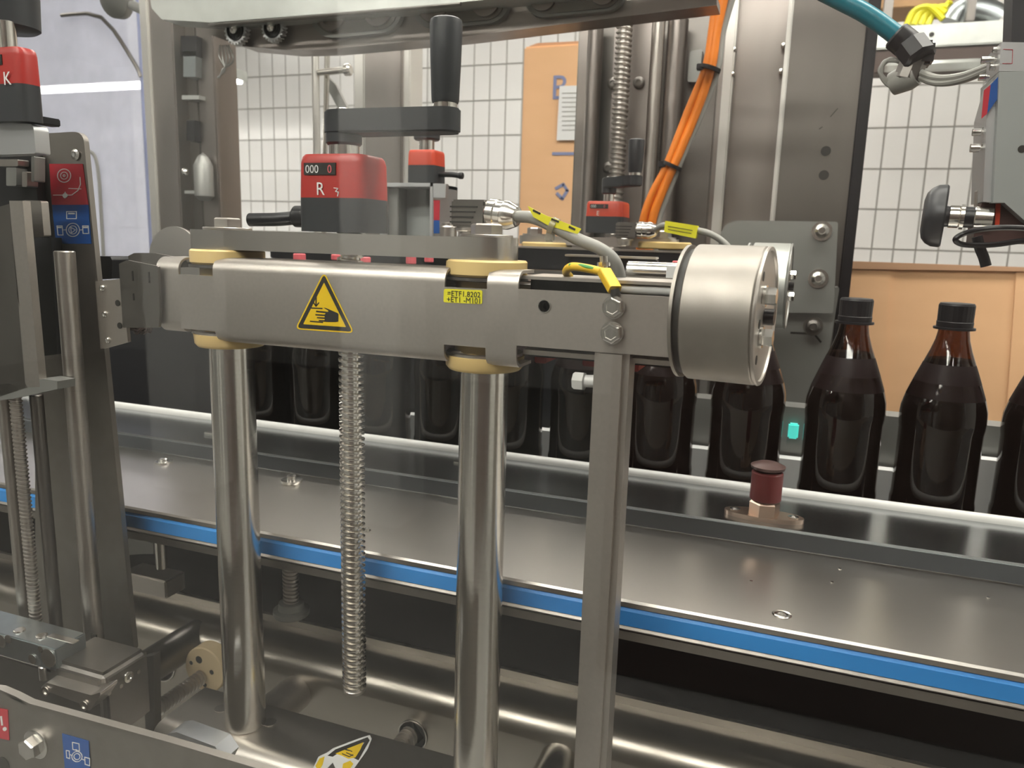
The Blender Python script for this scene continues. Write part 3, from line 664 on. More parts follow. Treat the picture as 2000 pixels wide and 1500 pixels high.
# round posts
for x, zt_, lb in ((PX1, 1.40, 'polished round steel post, the left one, standing on the base block'), (PX2, 1.40, 'polished round steel post, the middle one, between lead screw and square post')):
    b = NB(); cyl(b, (x, Y0, .977), (x, Y0, 1.49), .0212, 48, .0015)
    tag(obj('round_post', b, 'chrome'), lb, 'post', 'polished round posts of the front unit')
# lead screw
sx = ax(689, Y0+.01, 1000)
t = thing('lead_screw', (sx, Y0+.01, .99), 'long vertical threaded lead screw hanging between the two round posts', 'lead screw')
zb = az(691, 1345, Y0+.01)
b = NB(); thread(b, (sx, Y0+.01, zb), (0, 0, 1), 1.502-zb, .0122, .0090, .0062, 26); obj('threaded_rod', b, 'chrome', t, 24)
b = NB(); cyl(b, (sx, Y0+.01, zb-.003), (sx, Y0+.01, zb+.002), .0108, 24, .001); obj('rod_end', b, 'steel', t)
# tie plate
t = thing('tie_plate', (-.38, Y0, 1.482), 'long flat steel bar bolted across the tops of the two round posts', 'plate')
def stadium(bm, xa, xb, y, r, z0, z1, endl=True, endr=True, n=14):
    pts = []
    if endr: pts += [(xb-r+r*math.cos(a), y+r*math.sin(a)) for a in [math.radians(-90+180*k/n) for k in range(n+1)]]
    else: pts += [(xb, y-r), (xb, y+r)]
    if endl: pts += [(xa+r+r*math.cos(a), y+r*math.sin(a)) for a in [math.radians(90+180*k/n) for k in range(n+1)]]
    else: pts += [(xa, y+r), (xa, y-r)]
    return prism(bm, [Vector((p[0], p[1], z0)) for p in pts], (0, 0, z1-z0))
zt_, zb_ = 1.5015, 1.4835
b = NB(); pts = rp([(PX1-.0262, Y0-.022), (PX2-.022, Y0-.022), (PX2-.022, Y0+.022), (PX1-.0262, Y0+.022)], [.004, 0, 0, .004]); prism(b, [Vector((p[0], p[1], zb_)) for p in pts], (0, 0, zt_-zb_)); obj('bar', b, 'steelx', t)
b = NB(); stadium(b, PX2-.0215, PX2+.0265, Y0, .0235, zb_-.0005, zt_+.0002, False); obj('end_block', b, 'steelx', t)
for x in (PX1+.001, PX2-.001):
    b = NB(); cyl(b, (x, Y0, zt_), (x, Y0, zt_+.0025), .0225, 36, .0005); obj('washer', b, 'steel', t)
    b = NB(); hexb(b, (x, Y0, zt_+.0025), (x, Y0, zt_+.0115), .0135, .35); obj('hex_bolt', b, 'steel', t)
# guide rollers
for x, lb in ((PX1, 'cream plastic guide roller around the left round post'), (PX2, 'cream plastic guide roller around the middle round post')):
    t = thing('guide_roller', (x, Y0, 1.39), lb, 'roller', 'cream guide rollers of the front unit')
    b = NB(); lathe(b, (x, Y0, 1.4692), (0, 0, 1), [(0, .020), (0, .0325), (.002, .0345), (.0125, .0345), (.014, .033), (.014, .0215)], 48); obj('upper_disc', b, 'cream', t)
    b = NB(); lathe(b, (x, Y0, 1.4665), (0, 0, 1), [(0, .0215), (0, .0355), (.0024, .0355), (.0024, .0215)], 48); obj('steel_washer', b, 'darksteel', t)
    b = NB(); lathe(b, (x, Y0, 1.3905), (0, 0, 1), [(0, .0216), (0, .031), (.003, .0335), (.0125, .0345), (.0125, .0216)], 48); obj('lower_disc', b, 'cream', t)
    b = NB(); lathe(b, (x, Y0, 1.403), (0, 0, 1), [(0, .0216), (0, .033), (.0024, .033), (.0024, .0216)], 48); obj('steel_washer', b, 'steel', t)
    b = NB(); lathe(b, (x, Y0, 1.4054), (0, 0, 1), [(0, .0216), (0, .026), (.06, .026), (.06, .0216)], 40); obj('roller_core', b, 'cream', t)
# ---- belt cover (formed sheet)
YF = .573; ZT, ZB, RR = 1.4765, 1.398, .012
t = thing('belt_cover', (-.35, YF, 1.39), 'long folded steel cover along the front unit with crush warning sticker and yellow tag', 'cover')
def cprof(full_t, full_b, zt=ZT, zb=ZB, yf=YF, back=.026, th=.0025):
    o = []
    if full_t: o += [(yf+RR+back, zt)]+arc(yf+RR, zt-RR, RR, 90, 180, 7)
    else: o += [(yf, full_t_z)]
    if full_b: o += arc(yf+RR, zb+RR, RR, 180, 270, 7)+[(yf+RR+back, zb)]
    else: o += [(yf, full_b_z)]
    r2 = RR-th; i = []
    if full_t: i += [(yf+RR+back, zt-th)]+arc(yf+RR, zt-RR, r2, 90, 180, 7)
    else: i += [(yf+th, full_t_z)]
    if full_b: i += arc(yf+RR, zb+RR, r2, 180, 270, 7)+[(yf+RR+back, zb+th)]
    else: i += [(yf+th, full_b_z)]
    return o+i[::-1]
def cx(px): return ax(px, YF)
full_t_z, full_b_z = 1.4615, 1.412
def seg(x0, x1, ft, fb, name='cover_sheet', **k):
    b = NB(); xprof(b, cprof(ft, fb, **k), cx(x0), cx(x1)); return obj(name, b, 'cover', t, 50)
b = NB()
xprof(b, cprof(1, 1, ZT-.0015, ZB+.006), cx(309), cx(352))
full_t_z, full_b_z = 1.4595, 1.4085
xprof(b, cprof(0, 0), cx(352), cx(418))
full_t_z, full_b_z = 1.4610, 1.4135
xprof(b, cprof(1, 1), cx(418), cx(868)); xprof(b, cprof(0, 0), cx(868), cx(950)); xprof(b, cprof(1, 1), cx(950), cx(1011))
zr0, zr1 = az(1100, 569, YF), az(1100, 682, YF)
xprof(b, [(YF, zr0), (YF, zr1), (YF+.0025, zr1), (YF+.0025, zr0)], cx(1011), cx(1352))
obj('front_sheet', b, 'cover', t, 50)
for a0, a1 in ((352, 418), (868, 950)):        # recessed bearing lips inside the cut-outs
    b = NB(); box(b, cx(a0), cx(a1), YF+.012, YF+.03, ZB+.004, ZB+.009, .001); box(b, cx(a0), cx(a1), YF+.01, YF+.03, ZT-.006, ZT-.003, .0008); obj('inner_lip', b, 'steel', t)
# right part: ledge + slot
b = NB(); zl = az(1180, 545, YF+.02)
xprof(b, [(YF+.012, zl-.0025), (YF+.012, zl), (YF+.07, zl), (YF+.07, zl-.0025)], cx(1005), cx(1352)); obj('top_ledge', b, 'cover', t)
b = NB(); zl2 = az(1180, 692, YF+.02)
xprof(b, [(YF+.012, zl2-.004), (YF+.012, zl2), (YF+.03, zl2), (YF+.03, zl2-.004)], cx(1015), cx(1352)); obj('lower_ledge', b, 'cover', t)
b = NB(); xprof(b, [(YF+.03, 1.405), (YF+.03, zl-.003), (YF+.033, zl-.003), (YF+.033, 1.405)], cx(1011), cx(1352)); obj('inner_wall', b, 'darkbody', t)
b = NB(); c = at(1063, 598, Y=YF-.0005); cyl(b, c, c+Vector((0, .0006, 0)), .0047, 18); h_ = obj('round_hole', b, 'ink', t)
b = NB(); lathe(b, c, (0, -1, 0), [(0, .0052), (.0004, .0052), (.0004, .0046), (0, .0046)], 20); obj('hole_edge', b, 'bright', t)
# end plates at left
b = NB(); pp(b, rp([(232, 515), (248, 508), (308, 520), (312, 610), (310, 640), (296, 640), (240, 640)], 2), YF-.006, .003); ep = obj('end_plate', b, 'darksteel', t)
strokes('slot', [[(258, 530), (259, 548)], [(290, 532), (291, 552)], [(260, 574), (261, 586)]], 2.5, YF-.0065, .0005, 'ink', ep)
b = NB(); pp(b, rp([(250, 500), (262, 494), (300, 494), (372, 508), (418, 512), (418, 520), (310, 524), (252, 512)], 2), YF+.022, .003); obj('corner_guard', b, 'darksteel', t)
# crush warning sticker
ys = YF-.0004
tri = [(632.5, 530), (692, 651), (576, 643)]
wl = ppart('crush_warning_label', rp(tri, [14, 12, 12], 6), ys-.0001, .0004, 'yellow', t)
def shrink(pts, k):
    cxx = sum(p[0] for p in pts)/len(pts); cyy = sum(p[1] for p in pts)/len(pts); return [(cxx+(x-cxx)*k, cyy+(y-cyy)*k) for x, y in pts]
ppart('black_border', rp(shrink(tri, .93), 8, 5), ys-.0003, .0003, 'ink', wl)
ppart('yellow_field', rp(shrink(tri, .72), 1.5, 3), ys-.0005, .0003, 'yellow', wl)
ppart('hand_symbol', [(632, 601), (636, 601.5), (658, 611), (661, 613), (660.5, 628), (655, 629), (640, 629), (623, 627), (622, 625), (634, 625.3), (634, 623), (619, 621.5), (619, 619.3), (634, 620), (634, 617.5), (616, 616), (616, 613.3), (634, 614.5), (636, 611.7), (617, 609.5), (617.5, 606.6), (641, 609), (641, 606.5)], ys-.0007, .0003, 'ink', wl)
strokes('press_line', [[(606, 601.5), (629, 602.5)], [(606, 627.5), (630, 629.5)]], 2.4, ys-.0007, .0003, 'ink', wl)
strokes('arrow_symbol', [[(617.5, 580), (617, 597)], [(611.5, 590), (617, 598), (622.5, 591.5)]], 2.2, ys-.0007, .0003, 'ink', wl)
# yellow id label
yl = ppart('yellow_id_label', rp([(867, 564), (942, 567), (941.5, 594), (866, 590.5)], 4, 4), ys-.0001, .0004, 'lemon', t)
rv = (at(942, 567, Y=ys)-at(867, 564, Y=ys)).normalized(); uv = Vector((1, 0, 0)).cross(Vector((0, -1, 0))) if 0 else Vector((0, 0, 1))
curve_text('=ETF1.8202', .0062, at(873, 577.5, Y=ys-.0004), (1, 0, 0), (0, 0, 1), yl, 'ink', 'lettering', .0001, 0, .98)
curve_text('+ET1 -M101', .0062, at(872, 589.2, Y=ys-.0004), (1, 0, 0), (0, 0, 1), yl, 'ink', 'lettering', .0001, 0, .98)
# bolts with washers and earth lug
lug = ppart('cable_lug', rp([(1184, 590), (1192, 574), (1206, 574), (1214, 592), (1214, 606), (1198, 616), (1182, 606)], 4), YF-.0022, .002, 'bright', t)
for (x, y) in ((1199, 600), (1196, 650)):
    c = at(x, y, Y=YF-.0022); b = NB(); cyl(b, c, c-Vector((0, .0015, 0)), .0088, 26); obj('washer', b, 'bright', t)
    b = NB(); c.y -= .0015; lathe(b, c, (0, -1, 0), [(0, .0078), (.0045, .0078), (.0055, .0068), (.0055, .005), (.0046, .0045), (.0046, 0)], 6, .4); obj('hex_bolt', b, 'bright', t)
# ---- unit body behind the cover
t = thing('belt_unit', (-.35, .64, 1.4), 'dark steel body of the front belt unit behind the folded cover', 'machine body')
b = NB(); box(b, cx(330), cx(1340), .64, .685, 1.408, 1.462, .002); obj('body', b, 'darksteel', t)
b = NB(); box(b, cx(255), cx(960), .60, .70, 1.4665, 1.4685, .0005)
obj('top_sheet', b, 'steelx', t)
b = NB(); box(b, cx(455), cx(640), .598, .612, 1.4705, 1.474, .0008); obj('long_plate', b, 'steelx', t)
b = NB(); box(b, cx(700), cx(862), .60, .62, 1.4685, 1.4718, .0008); obj('long_plate', b, 'steelx', t)
b = NB(); box(b, cx(1025), cx(1225), .69, .70, 1.462, 1.487, .001); obj('side_channel', b, 'black', t)
b = NB(); box(b, cx(1020), cx(1225), .685, .70, 1.487, 1.489, .0005); obj('channel_lid', b, 'steelx', t)
b = NB(); c0, c1 = at(1225, 529, Y=.665), at(1352, 533, Y=.665); cyl(b, (c0.x, .665, c0.z), (c1.x, .665, c0.z), .0085, 28, .001); mt = obj('motor_tube', b, 'bright', t)
b = NB(); c = at(1306, 531, Y=.656); box(b, c.x-.002, c.x+.018, .6555, .658, c.z-.005, c.z+.005); obj('rating_label', b, 'white', mt)
b = NB(); c = at(1212, 562, Y=.592); c1 = at(1336, 566, Y=.592); cyl(b, (c.x, .592, c.z), (c1.x-.006, .592, c.z), .0052, 18, .001); obj('white_sleeve', b, 'nylon', t)
b = NB(); c1 = at(1322, 562, Y=.592); tube(b, [Vector((c1.x-.002, .592, c.z)), Vector((c1.x+.004, .592, c.z+.002)), Vector((c1.x+.009, .593, c.z)), Vector((c1.x+.012, .595, c.z-.008))], .0055, 14, 5); obj('flex_tube', b, 'clearz', t)

# square post
yq = YF-.0005; xa, xb = ax(1148, YF, 900), ax(1216, YF, 900)
xa = (ax(1150, YF, 700)+ax(1128, YF, 1450))/2; xb = (ax(1219, YF, 700)+ax(1192, YF, 1450))/2
t = thing('square_post', ((xa+xb)/2, YF+.015, .7), 'grey square tube post with rounded edges, right of the middle round post', 'post')
b = NB(); box(b, xa, xb, YF+.0, YF+.032, .977, zr1+.004, .005, 4); obj('tube', b, 'cover', t)
b = NB(); c = at(1141, 745, Y=YF+.012); cyl(b, (c.x-.007, c.y, c.z), (xa+.001, c.y, c.z+.001), .005, 14); obj('nylon_stud', b, 'nylon', t)
b = NB(); lathe(b, (c.x-.009, c.y, c.z), (1, 0, 0), [(0, .0062), (.002, .0078), (.009, .0078), (.010, .006)], 6, .2); obj('nylon_nut', b, 'nylon', t)

# ---- drums
def drum(name, x, y, z, r, L, ang, label, mats=('drumst', 'cover')):
    a = Vector((math.cos(ang), -math.sin(ang), 0)); p = Vector((x, y, z))
    t = thing(name, (x, y, z-r), label, 'drum')
    b = NB(); lathe(b, p-a*.0075, a, [(0, 0), (0, r*.99), (.0025, r*.99), (.0025, 0)], 64); obj('flange_plate', b, mats[0], t)
    b = NB(); lathe(b, p-a*.005, a, [(0, r*.93), (.006, r*.93)], 48); obj('dark_gap', b, 'ink', t)
    b = NB(); lathe(b, p, a, [(0, 0), (0, r-.001), (.001, r), (L-.0015, r), (L, r-.0012), (L, 0)], 72); obj('drum_shell', b, mats[0], t)
    b = NB(); lathe(b, p+a*L, a, [(0, r*.995), (.0012, r*1.005), (.0024, r*.995), (.0024, r*.94), (.0008, r*.93), (.0008, 0)], 72); obj('end_cap', b, mats[1], t)
    s = a.cross(Vector((0, 0, 1))).normalized(); u = Vector((0, 0, 1))
    for dz in ((-.014, .016) if L > .04 else (-.012, .014)):
        c = p+a*(L+.001)-s*(-.012)+u*dz
        b = NB(); cyl(b, c, c+a*.002, .008, 22); obj('washer', b, 'bright', t)
        b = NB(); hexb(b, c+a*.002, c+a*.009, .0068, .2); obj('hex_bolt', b, 'bright', t)
    for dz in (-.03, -.004, .03):
        c = p+a*(L+.0009)+s*.02+u*dz; b = NB(); cyl(b, c, c+a*.0003, .0035, 12); obj('slot_hole', b, 'ink', t)
    b = NB(); c = p+a*(L+.001); cyl(b, c+s*.0, c+a*.007, .006, 16); obj('shaft_stub', b, 'black', t)
    return t
drum('drum_motor_cover', -.0715, .602, 1.450, .0512, .0505, math.radians(6.5), 'large grey steel drum at the right end of the front unit')
for (x, y) in ((1361, 590), (1357, 650)):
    c = at(x, y, Y=.573); b = NB(); lathe(b, c, (1, -.2, 0), [(0, .006), (.002, .0058), (.004, .003), (.0042, 0)], 18)
    tag(obj('round_head_screw', b, 'bright'), 'round head screw joining cover and drum, %s one' % ('upper' if y < 600 else 'lower'), 'screw', 'screws between cover and drum')
drum('rear_drum', -.062, 1.17, 1.447, .060, .05, math.radians(2), 'second smaller looking steel drum partly hidden behind the large drum', ('galv', 'greyplate'))

# ---- connector and cable on the tie plate
def connector(x, y, z, k, label, label_m, cab, nutdir, group):
    t = thing('angled_connector', (x, y, z), label, 'connector', group)
    b = NB(); cyl(b, (x, y, z-.002*k), (x, y, z+.010*k), .0105*k, 24, .001); cyl(b, (x, y, z+.006*k), (x, y, z+.010*k), .0125*k, 24, .001); obj('base_ring', b, 'steel', t)
    b = NB(); box(b, x-.014*k, x+.019*k, y-.011*k, y+.011*k, z+.010*k, z+.034*k, .0018*k); bd = obj('connector_body', b, 'darksteel', t)
    for q in range(4):
        b = NB(); box(b, x-.0145*k, x+(.006+.002*q)*k, y-.0118*k, y-.0105*k, z+(.0135+q*.0045)*k, z+(.0148+q*.0045)*k); obj('rib_groove', b, 'ink', bd)
    a = Vector(nutdir).normalized(); p = Vector((x+.017*k, y, z+.0235*k))
    b = NB(); lathe(b, p, a, [(0, .0105*k), (.004*k, .0112*k), (.004*k, .0125*k), (.011*k, .0128*k), (.012*k, .0118*k), (.018*k, .0118*k), (.019*k, .0128*k), (.023*k, .0125*k), (.031*k, .0088*k), (.032*k, .0068*k)], 20); obj('coupling_nut', b, 'chrome', t)
    return t, p+a*.03*k
zc = 1.503
cxp = ax(917, .655, 450)
t, pe = connector(cxp, .655, 1.5005, 1., 'ribbed metal right-angle connector behind the middle post bolt', None, None, (1, -.15, -.12), None)
b = NB(); zz = .63
cp = [pe, at(1040, 425, Y=zz+.005), at(1078, 441, Y=zz), at(1130, 468, Y=zz), at(1172, 486, Y=zz), at(1200, 510, Y=zz+.004), at(1211, 545, Y=zz+.01), at(1212, 580, Y=zz+.01)]
tube(b, cp, .0052, 18, 8); cb = obj('motor_cable', b, 'greycable'); tag(cb, 'thick grey cable curving from the ribbed connector down into the front unit', 'cable')
t = thing('marker_tag', at(1080, 432, Y=zz-.004), 'yellow slotted marker tag strapped on the thick grey cable', 'tag')
tg = [(1030, 402), (1064, 420), (1135, 447), (1128, 457), (1072, 441), (1042, 424)]
ppart('tag_plate', rp(tg, 2), zz-.006, .0012, 'lemon', t)
strokes('tag_slot', [[(1042, 411), (1054, 417)], [(1078, 428), (1090, 433)], [(1112, 443), (1122, 448)]], 4, zz-.0065, .0006, 'ink', t)
c = at(1081, 443, Y=zz); d = (at(1100, 452, Y=zz)-at(1062, 434, Y=zz)).normalized(); b = NB(); lathe(b, c-d*.0025, d, [(0, .0056), (0, .0078), (.005, .0078), (.005, .0056)], 20); obj('clear_strap', b, 'clearz', t)
b = NB(); c2 = at(1074, 465, Y=zz-.003); box(b, c2.x-.004, c2.x+.004, c2.y-.003, c2.y+.003, c2.z-.003, c2.z+.004, .001); obj('strap_head', b, 'clearz', t)
# earth wire
t = thing('earth_wire', at(1140, 540, Y=.585), 'green and yellow earth wire with yellow ferrule bolted to the cover', 'wire')
b = NB(); wy = .592
tube(b, [at(1112, 540, Y=wy+.02), at(1106, 530, Y=wy+.01), at(1118, 521, Y=wy), at(1150, 525, Y=wy-.002), at(1180, 532, Y=wy-.006)], .0034, 12, 8); obj('wire', b, 'wyel', t)
b = NB(); tube(b, [at(1112, 518, Y=wy-.001), at(1135, 519, Y=wy-.003), at(1160, 525, Y=wy-.005)], .0016, 8, 6); obj('green_stripe', b, 'green', t)
b = NB(); a0, a1 = at(1180, 530, Y=wy-.008), at(1201, 566, Y=YF-.003); d = a1-a0; a_, s_, u_ = frame(d)
prism(b, [a0+s_*x+u_*y for x, y in rp([(-.005, -.0035), (.005, -.0035), (.005, .0035), (-.005, .0035)], .0015, 3)], d); obj('ferrule', b, 'wyel', t)
b = NB(); cyl(b, a1-d*.05, at(1203, 578, Y=YF-.002), .0038, 12); obj('crimp', b, 'ink', t)
b = NB(); cyl(b, at(1179, 548, Y=wy+.02), at(1179, 500, Y=wy+.02), .0034, 12); cyl(b, at(1179, 520, Y=wy+.02), at(1179, 512, Y=wy+.02), .0052, 10)
tag(obj('threaded_pin', b, 'bright'), 'small bright threaded pin standing behind the yellow ferrule', 'pin')

# ---- position counters with cranks
def counter(name, x, y, z, W, D, hb, hr, letter, label, ms=('red',), neck=(.009, .0135), hub=(.0155, .029), arm=(.098, 0.), armh=.02, grip=(.0125, .066), lever=0, digits=True):
    """y is the front face; z the underside"""
    t = thing(name, (x, y+D/2, z), label, 'position counter')
    b = NB(); pts = rp([(x-W/2, y), (x+W/2, y), (x+W/2, y+D), (x-W/2, y+D)], W*.16, 5)
    prism(b, [Vector((p[0], p[1], z)) for p in pts], (0, 0, hb)); obj('base_housing', b, 'blackp', t)
    b = NB(); n = len(pts); zs = z+hb; lay = []
    for (h, k) in ((0, 1), (hr*.8, .975), (hr*.94, .94), (hr, .88)):
        lay.append([b.verts.new((x+(p[0]-x)*k, y+D/2+(p[1]-y-D/2)*k, zs+h)) for p in pts])
    for A, B in zip(lay, lay[1:]):
        for i in range(n): b.faces.new((A[i], A[(i+1) % n], B[(i+1) % n], B[i]))
    b.faces.new(lay[0]); b.faces.new(lay[-1]); hd = obj('red_housing', b, ms[0], t)
    if digits:
        dz = zs+hr*.52; dw = W*.60; dx = x-W*.37
        b = NB(); box(b, dx, dx+dw*.8, y-.0006, y+.002, dz, dz+hr*.27); wn = obj('display_window', b, 'ink', hd)
        curve_text('000', hr*.26, (dx+dw*.04, y-.0009, dz+hr*.04), (1, 0, 0), (0, 0, 1), hd, 'white', 'digits', .0001, 0, .95)
        curve_text('0', hr*.26, (dx+dw*.60, y-.0009, dz+hr*.04), (1, 0, 0), (0, 0, 1), hd, 'pink', 'digits', .0001, 0, .95)
        if letter: curve_text(letter, hr*.42, (x-W*.19, y-.0006, zs+hr*.06), (1, 0, 0), (0, 0, 1), hd, 'white', 'lettering', .0001, 0, .95)
    zt = zs+hr; cy = y+D*.5
    b = NB(); cyl(b, (x, cy, zt-.004), (x, cy, zt+neck[0]+.002), neck[1], 28, .0005); obj('shaft_neck', b, 'chrome', t)
    z1 = zt+neck[0]
    if hub:
        cr = NB(); cyl(cr, (x, cy, z1), (x, cy, z1+hub[1]), hub[0]*1.02, 32, .002); o_ = obj('crank_hub', cr, 'blackp', t)
        za = z1+hub[1]-armh; a = Vector((arm[0], arm[1], 0)); L = a.length; a.normalize(); s = Vector((-a.y, a.x, 0)); r1, r2 = hub[0]*1.08, grip[0]*1.05
        pts = [Vector((x, cy, za))+(-a*math.cos(q)+s*math.sin(q))*r1 for q in [math.radians(-90+180*k/12) for k in range(13)]]
        pts += [Vector((x, cy, za))+a*L+(a*math.cos(q)-s*math.sin(q))*r2 for q in [math.radians(-90+180*k/12) for k in range(13)]]
        b = NB(); prism(b, pts, (0, 0, armh)); bmesh.ops.recalc_face_normals(b, faces=b.faces)
        bmesh.ops.bevel(b, geom=[e for e in b.edges if abs(e.verts[0].co.z-e.verts[1].co.z) < 1e-6], offset=.0015, segments=2, affect='EDGES'); obj('crank_arm', b, 'blackp', t)
        b = NB(); cyl(b, (x, cy, z1+hub[1]), (x, cy, z1+hub[1]+.0025), hub[0]*.45, 20, .0005); obj('cap_screw', b, 'bright', t)
        g = Vector((x, cy, za+armh))+a*L
        b = NB(); cyl(b, g, g+Vector((0, 0, .004)), grip[0]*.8, 24); hr_ = obj('handle_ring', b, 'chrome', t)
        b = NB(); lathe(b, g+Vector((0, 0, .004)), (0, 0, 1), [(0, grip[0]*.86), (.002, grip[0]*.92), (grip[1]*.5, grip[0]*1.02), (grip[1]*.93, grip[0]*1.08), (grip[1]*.98, grip[0]*1.02), (grip[1], grip[0]*.85), (grip[1], 0)], 32); obj('crank_handle', b, 'blackp', t)
    return t
t = counter('position_counter', ax(658, .60, 450)+.002, .585, 1.5025, .0665, .05, .029, .037, 'R', 'large red and black position counter marked R with black crank on the front tie plate')
# squiggle print next to R and clamp lever
o_ = [o for o in t.children if o.name.startswith('red_housing')][0]
strokes('rotation_mark', [[(652, 367), (660, 368), (655, 374), (661, 375), (659, 383)]], 1.6, .5845, .0004, 'white', o_)
x = ax(658, .6, 450)
b = NB(); cyl(b, (x-.03, .605, 1.5155), (x-.048, .605, 1.5155), .0098, 24, .002); tube(b, [Vector((x-.046, .605, 1.5145)), Vector((x-.062, .60, 1.5125)), Vector((x-.092, .598, 1.5115))], .0062, 14, 5); obj('clamp_lever', b, 'black', t)

zr = 1.505
counter('position_counter', ax(1183, 1.25, 450), 1.23, az(1183, 455, 1.23), .062, .06, .026, .024, 'E', 'small red and black position counter with crank in front of the rear lead screw', ('redor',), (.012, .0085), (.0115, .026), (.050, -.045), .016, (.0115, .050))
mc = counter('position_counter', ax(832, 1.12, 320), 1.10, az(832, 356, 1.10), .047, .045, .026, .023, '', 'small red capped position counter on the grey box frame, seen under the front crank arm', ('redor',), (.016, .012), (.02, .037), (-.022, -.01), .012, (.001, .002), digits=False)
b = NB(); c = at(862, 341, Y=1.12); tube(b, [Vector((c.x-.004, c.y, c.z)), Vector((c.x+.018, c.y, c.z+.0)), Vector((c.x+.032, c.y, c.z-.002))], .0042, 12, 4); cyl(b, (c.x+.03, c.y, c.z-.0017), (c.x+.037, c.y, c.z-.0017), .0052, 12, .001); obj('clamp_lever', b, 'black', mc)

# ---- grey box frame behind
Yg2 = 1.08
t = thing('box_frame', (ax(803, Yg2, 400), Yg2, az(800, 480, Yg2)), 'open grey aluminium box frame carrying the small red counter', 'frame')
xa, xb, za, zb_2 = ax(741, Yg2, 400), ax(846, Yg2, 400), az(800, 500, Yg2), az(800, 357, Yg2)
b = NB()
for (a0, a1, c0, c1) in ((xa, xa+.005, za, zb_2), (xb-.006, xb, za, zb_2), (xa, xb, zb_2-.006, zb_2)): box(b, a0, a1, Yg2, Yg2+.09, c0, c1, .001)
obj('frame_body', b, 'alu', t)
b = NB(); box(b, xa+.005, xb-.006, Yg2+.05, Yg2+.055, za, zb_2-.006); obj('inner_panel', b, 'aluflat', t)
b = NB(); box(b, xa+.005, xa+.022, Yg2+.02, Yg2+.05, za, zb_2-.006, .001); obj('inner_post', b, 'greyplate', t)
b = NB(); c = at(772, 372, Y=Yg2+.045); lathe(b, c+Vector((0, .005, 0)), (0, -1, 0), [(0, .006), (.004, .006), (.006, .003), (.003, 0)], 16); obj('screw', b, 'bright', t)
ppart('side_tab', [(846, 358), (871, 359), (870, 386), (847, 386)], Yg2-.002, .01, 'alu', t)
ppart('red_label', [(847, 391), (859, 391), (858, 430), (847, 430)], Yg2-.001, .0008, 'redlab', t)
ppart('blue_label', [(847, 430), (858, 430), (858, 456), (847, 456)], Yg2-.001, .0008, 'blue', t)
b = NB(); c = at(875, 458, Y=1.0); cyl(b, (c.x, 1.0, c.z-.01), (c.x, 1.0, c.z+.012), .012, 20, .002); lathe(b, (c.x, 1.0, c.z+.012), (0, 0, 1), [(0, .009), (.004, .009), (.005, 0)], 12)
tag(obj('round_spacer', b, 'steel'), 'small round steel spacer left of the ribbed connector', 'spacer')

# ---- rear unit (mirror of the front one)
Yk2 = 1.24
t = thing('rear_unit', (ax(1180, Yk2, 480), Yk2, 1.40), 'rear belt unit behind the bottles with black channel and steel bars', 'machine body')
b = NB(); xx0, xx1 = ax(1012, Yk2, 470), ax(1335, Yk2, 470)
box(b, ax(560, Yk2, 520), ax(1430, Yk2, 520), Yk2-.05, Yk2+.05, az(1180, 530, Yk2), az(1180, 488, Yk2), .002); obj('black_channel', b, 'black', t)
b = NB(); box(b, ax(560, Yk2, 520), ax(1430, Yk2, 520), Yk2-.052, Yk2-.02, az(1180, 489, Yk2), az(1180, 485, Yk2), .001); obj('channel_lid', b, 'steelx', t)
b = NB(); box(b, ax(560, Yk2, 520), ax(1330, Yk2, 520), Yk2-.055, Yk2-.051, az(1180, 700, Yk2), az(1180, 530, Yk2), .001); obj('front_sheet', b, 'darksteel', t)
t = thing('rear_tie_plate', (ax(1170, Yk2, 470), Yk2, 1.49), 'rear steel tie bar with hex bolts in front of the cardboard box', 'plate')
b = NB(); stadium(b, ax(1016, Yk2, 470), ax(1326, Yk2, 470), Yk2, .022, az(1180, 481, Yk2), az(1180, 464, Yk2)); obj('bar', b, 'steelx', t)
for px in (1044, 1296):
    x = ax(px, Yk2, 460); zz_ = az(1180, 464, Yk2); b = NB(); cyl(b, (x, Yk2, zz_), (x, Yk2, zz_+.003), .02, 24); obj('washer', b, 'steel', t)
    b = NB(); hexb(b, (x, Yk2, zz_+.003), (x, Yk2, zz_+.013), .0125, .3); obj('hex_bolt', b, 'steel', t)
for i, px in enumerate((1070, 1298)):
    x = ax(px, Yk2, 485); z_ = az(px, 487, Yk2); b = NB(); cyl(b, (x, Yk2-.005, z_), (x, Yk2-.005, z_+.0115), .042, 36, .002)
    tag(obj('rear_roller', b, 'cream'), ('cream roller of the rear unit, left one below the rear tie bar', 'cream roller of the rear unit, right one below the rear tie bar')[i], 'roller', 'cream rollers of the rear unit')
tr, pe = connector(ax(1222, 1.2, 450), 1.2, az(1222, 478, 1.2), 1.0, 'smaller looking ribbed connector on the rear unit beside the orange cables', None, None, (1, -.1, -.02), None)
b = NB(); Yw = 1.17
tube(b, [pe, at(1300, 440, Y=Yw), at(1350, 448, Y=Yw), at(1390, 458, Y=Yw), at(1420, 480, Y=Yw), at(1432, 505, Y=Yw)], .0048, 14, 6)
tag(obj('sensor_cable', b, 'greycable'), 'grey cable from the rear connector to behind the drum', 'cable')
t = thing('cable_label', at(1330, 448, Y=Yw), 'yellow sleeve label on the rear grey cable', 'label')
ppart('label_sleeve', rp([(1299, 431), (1363, 441), (1359, 466), (1297, 453)], 2), Yw-.008, .014, 'lemon', t)
strokes('printed_line', [[(1305, 442), (1352, 450)], [(1305, 448), (1350, 456)]], 1.2, Yw-.0085, .0004, 'ink', t)

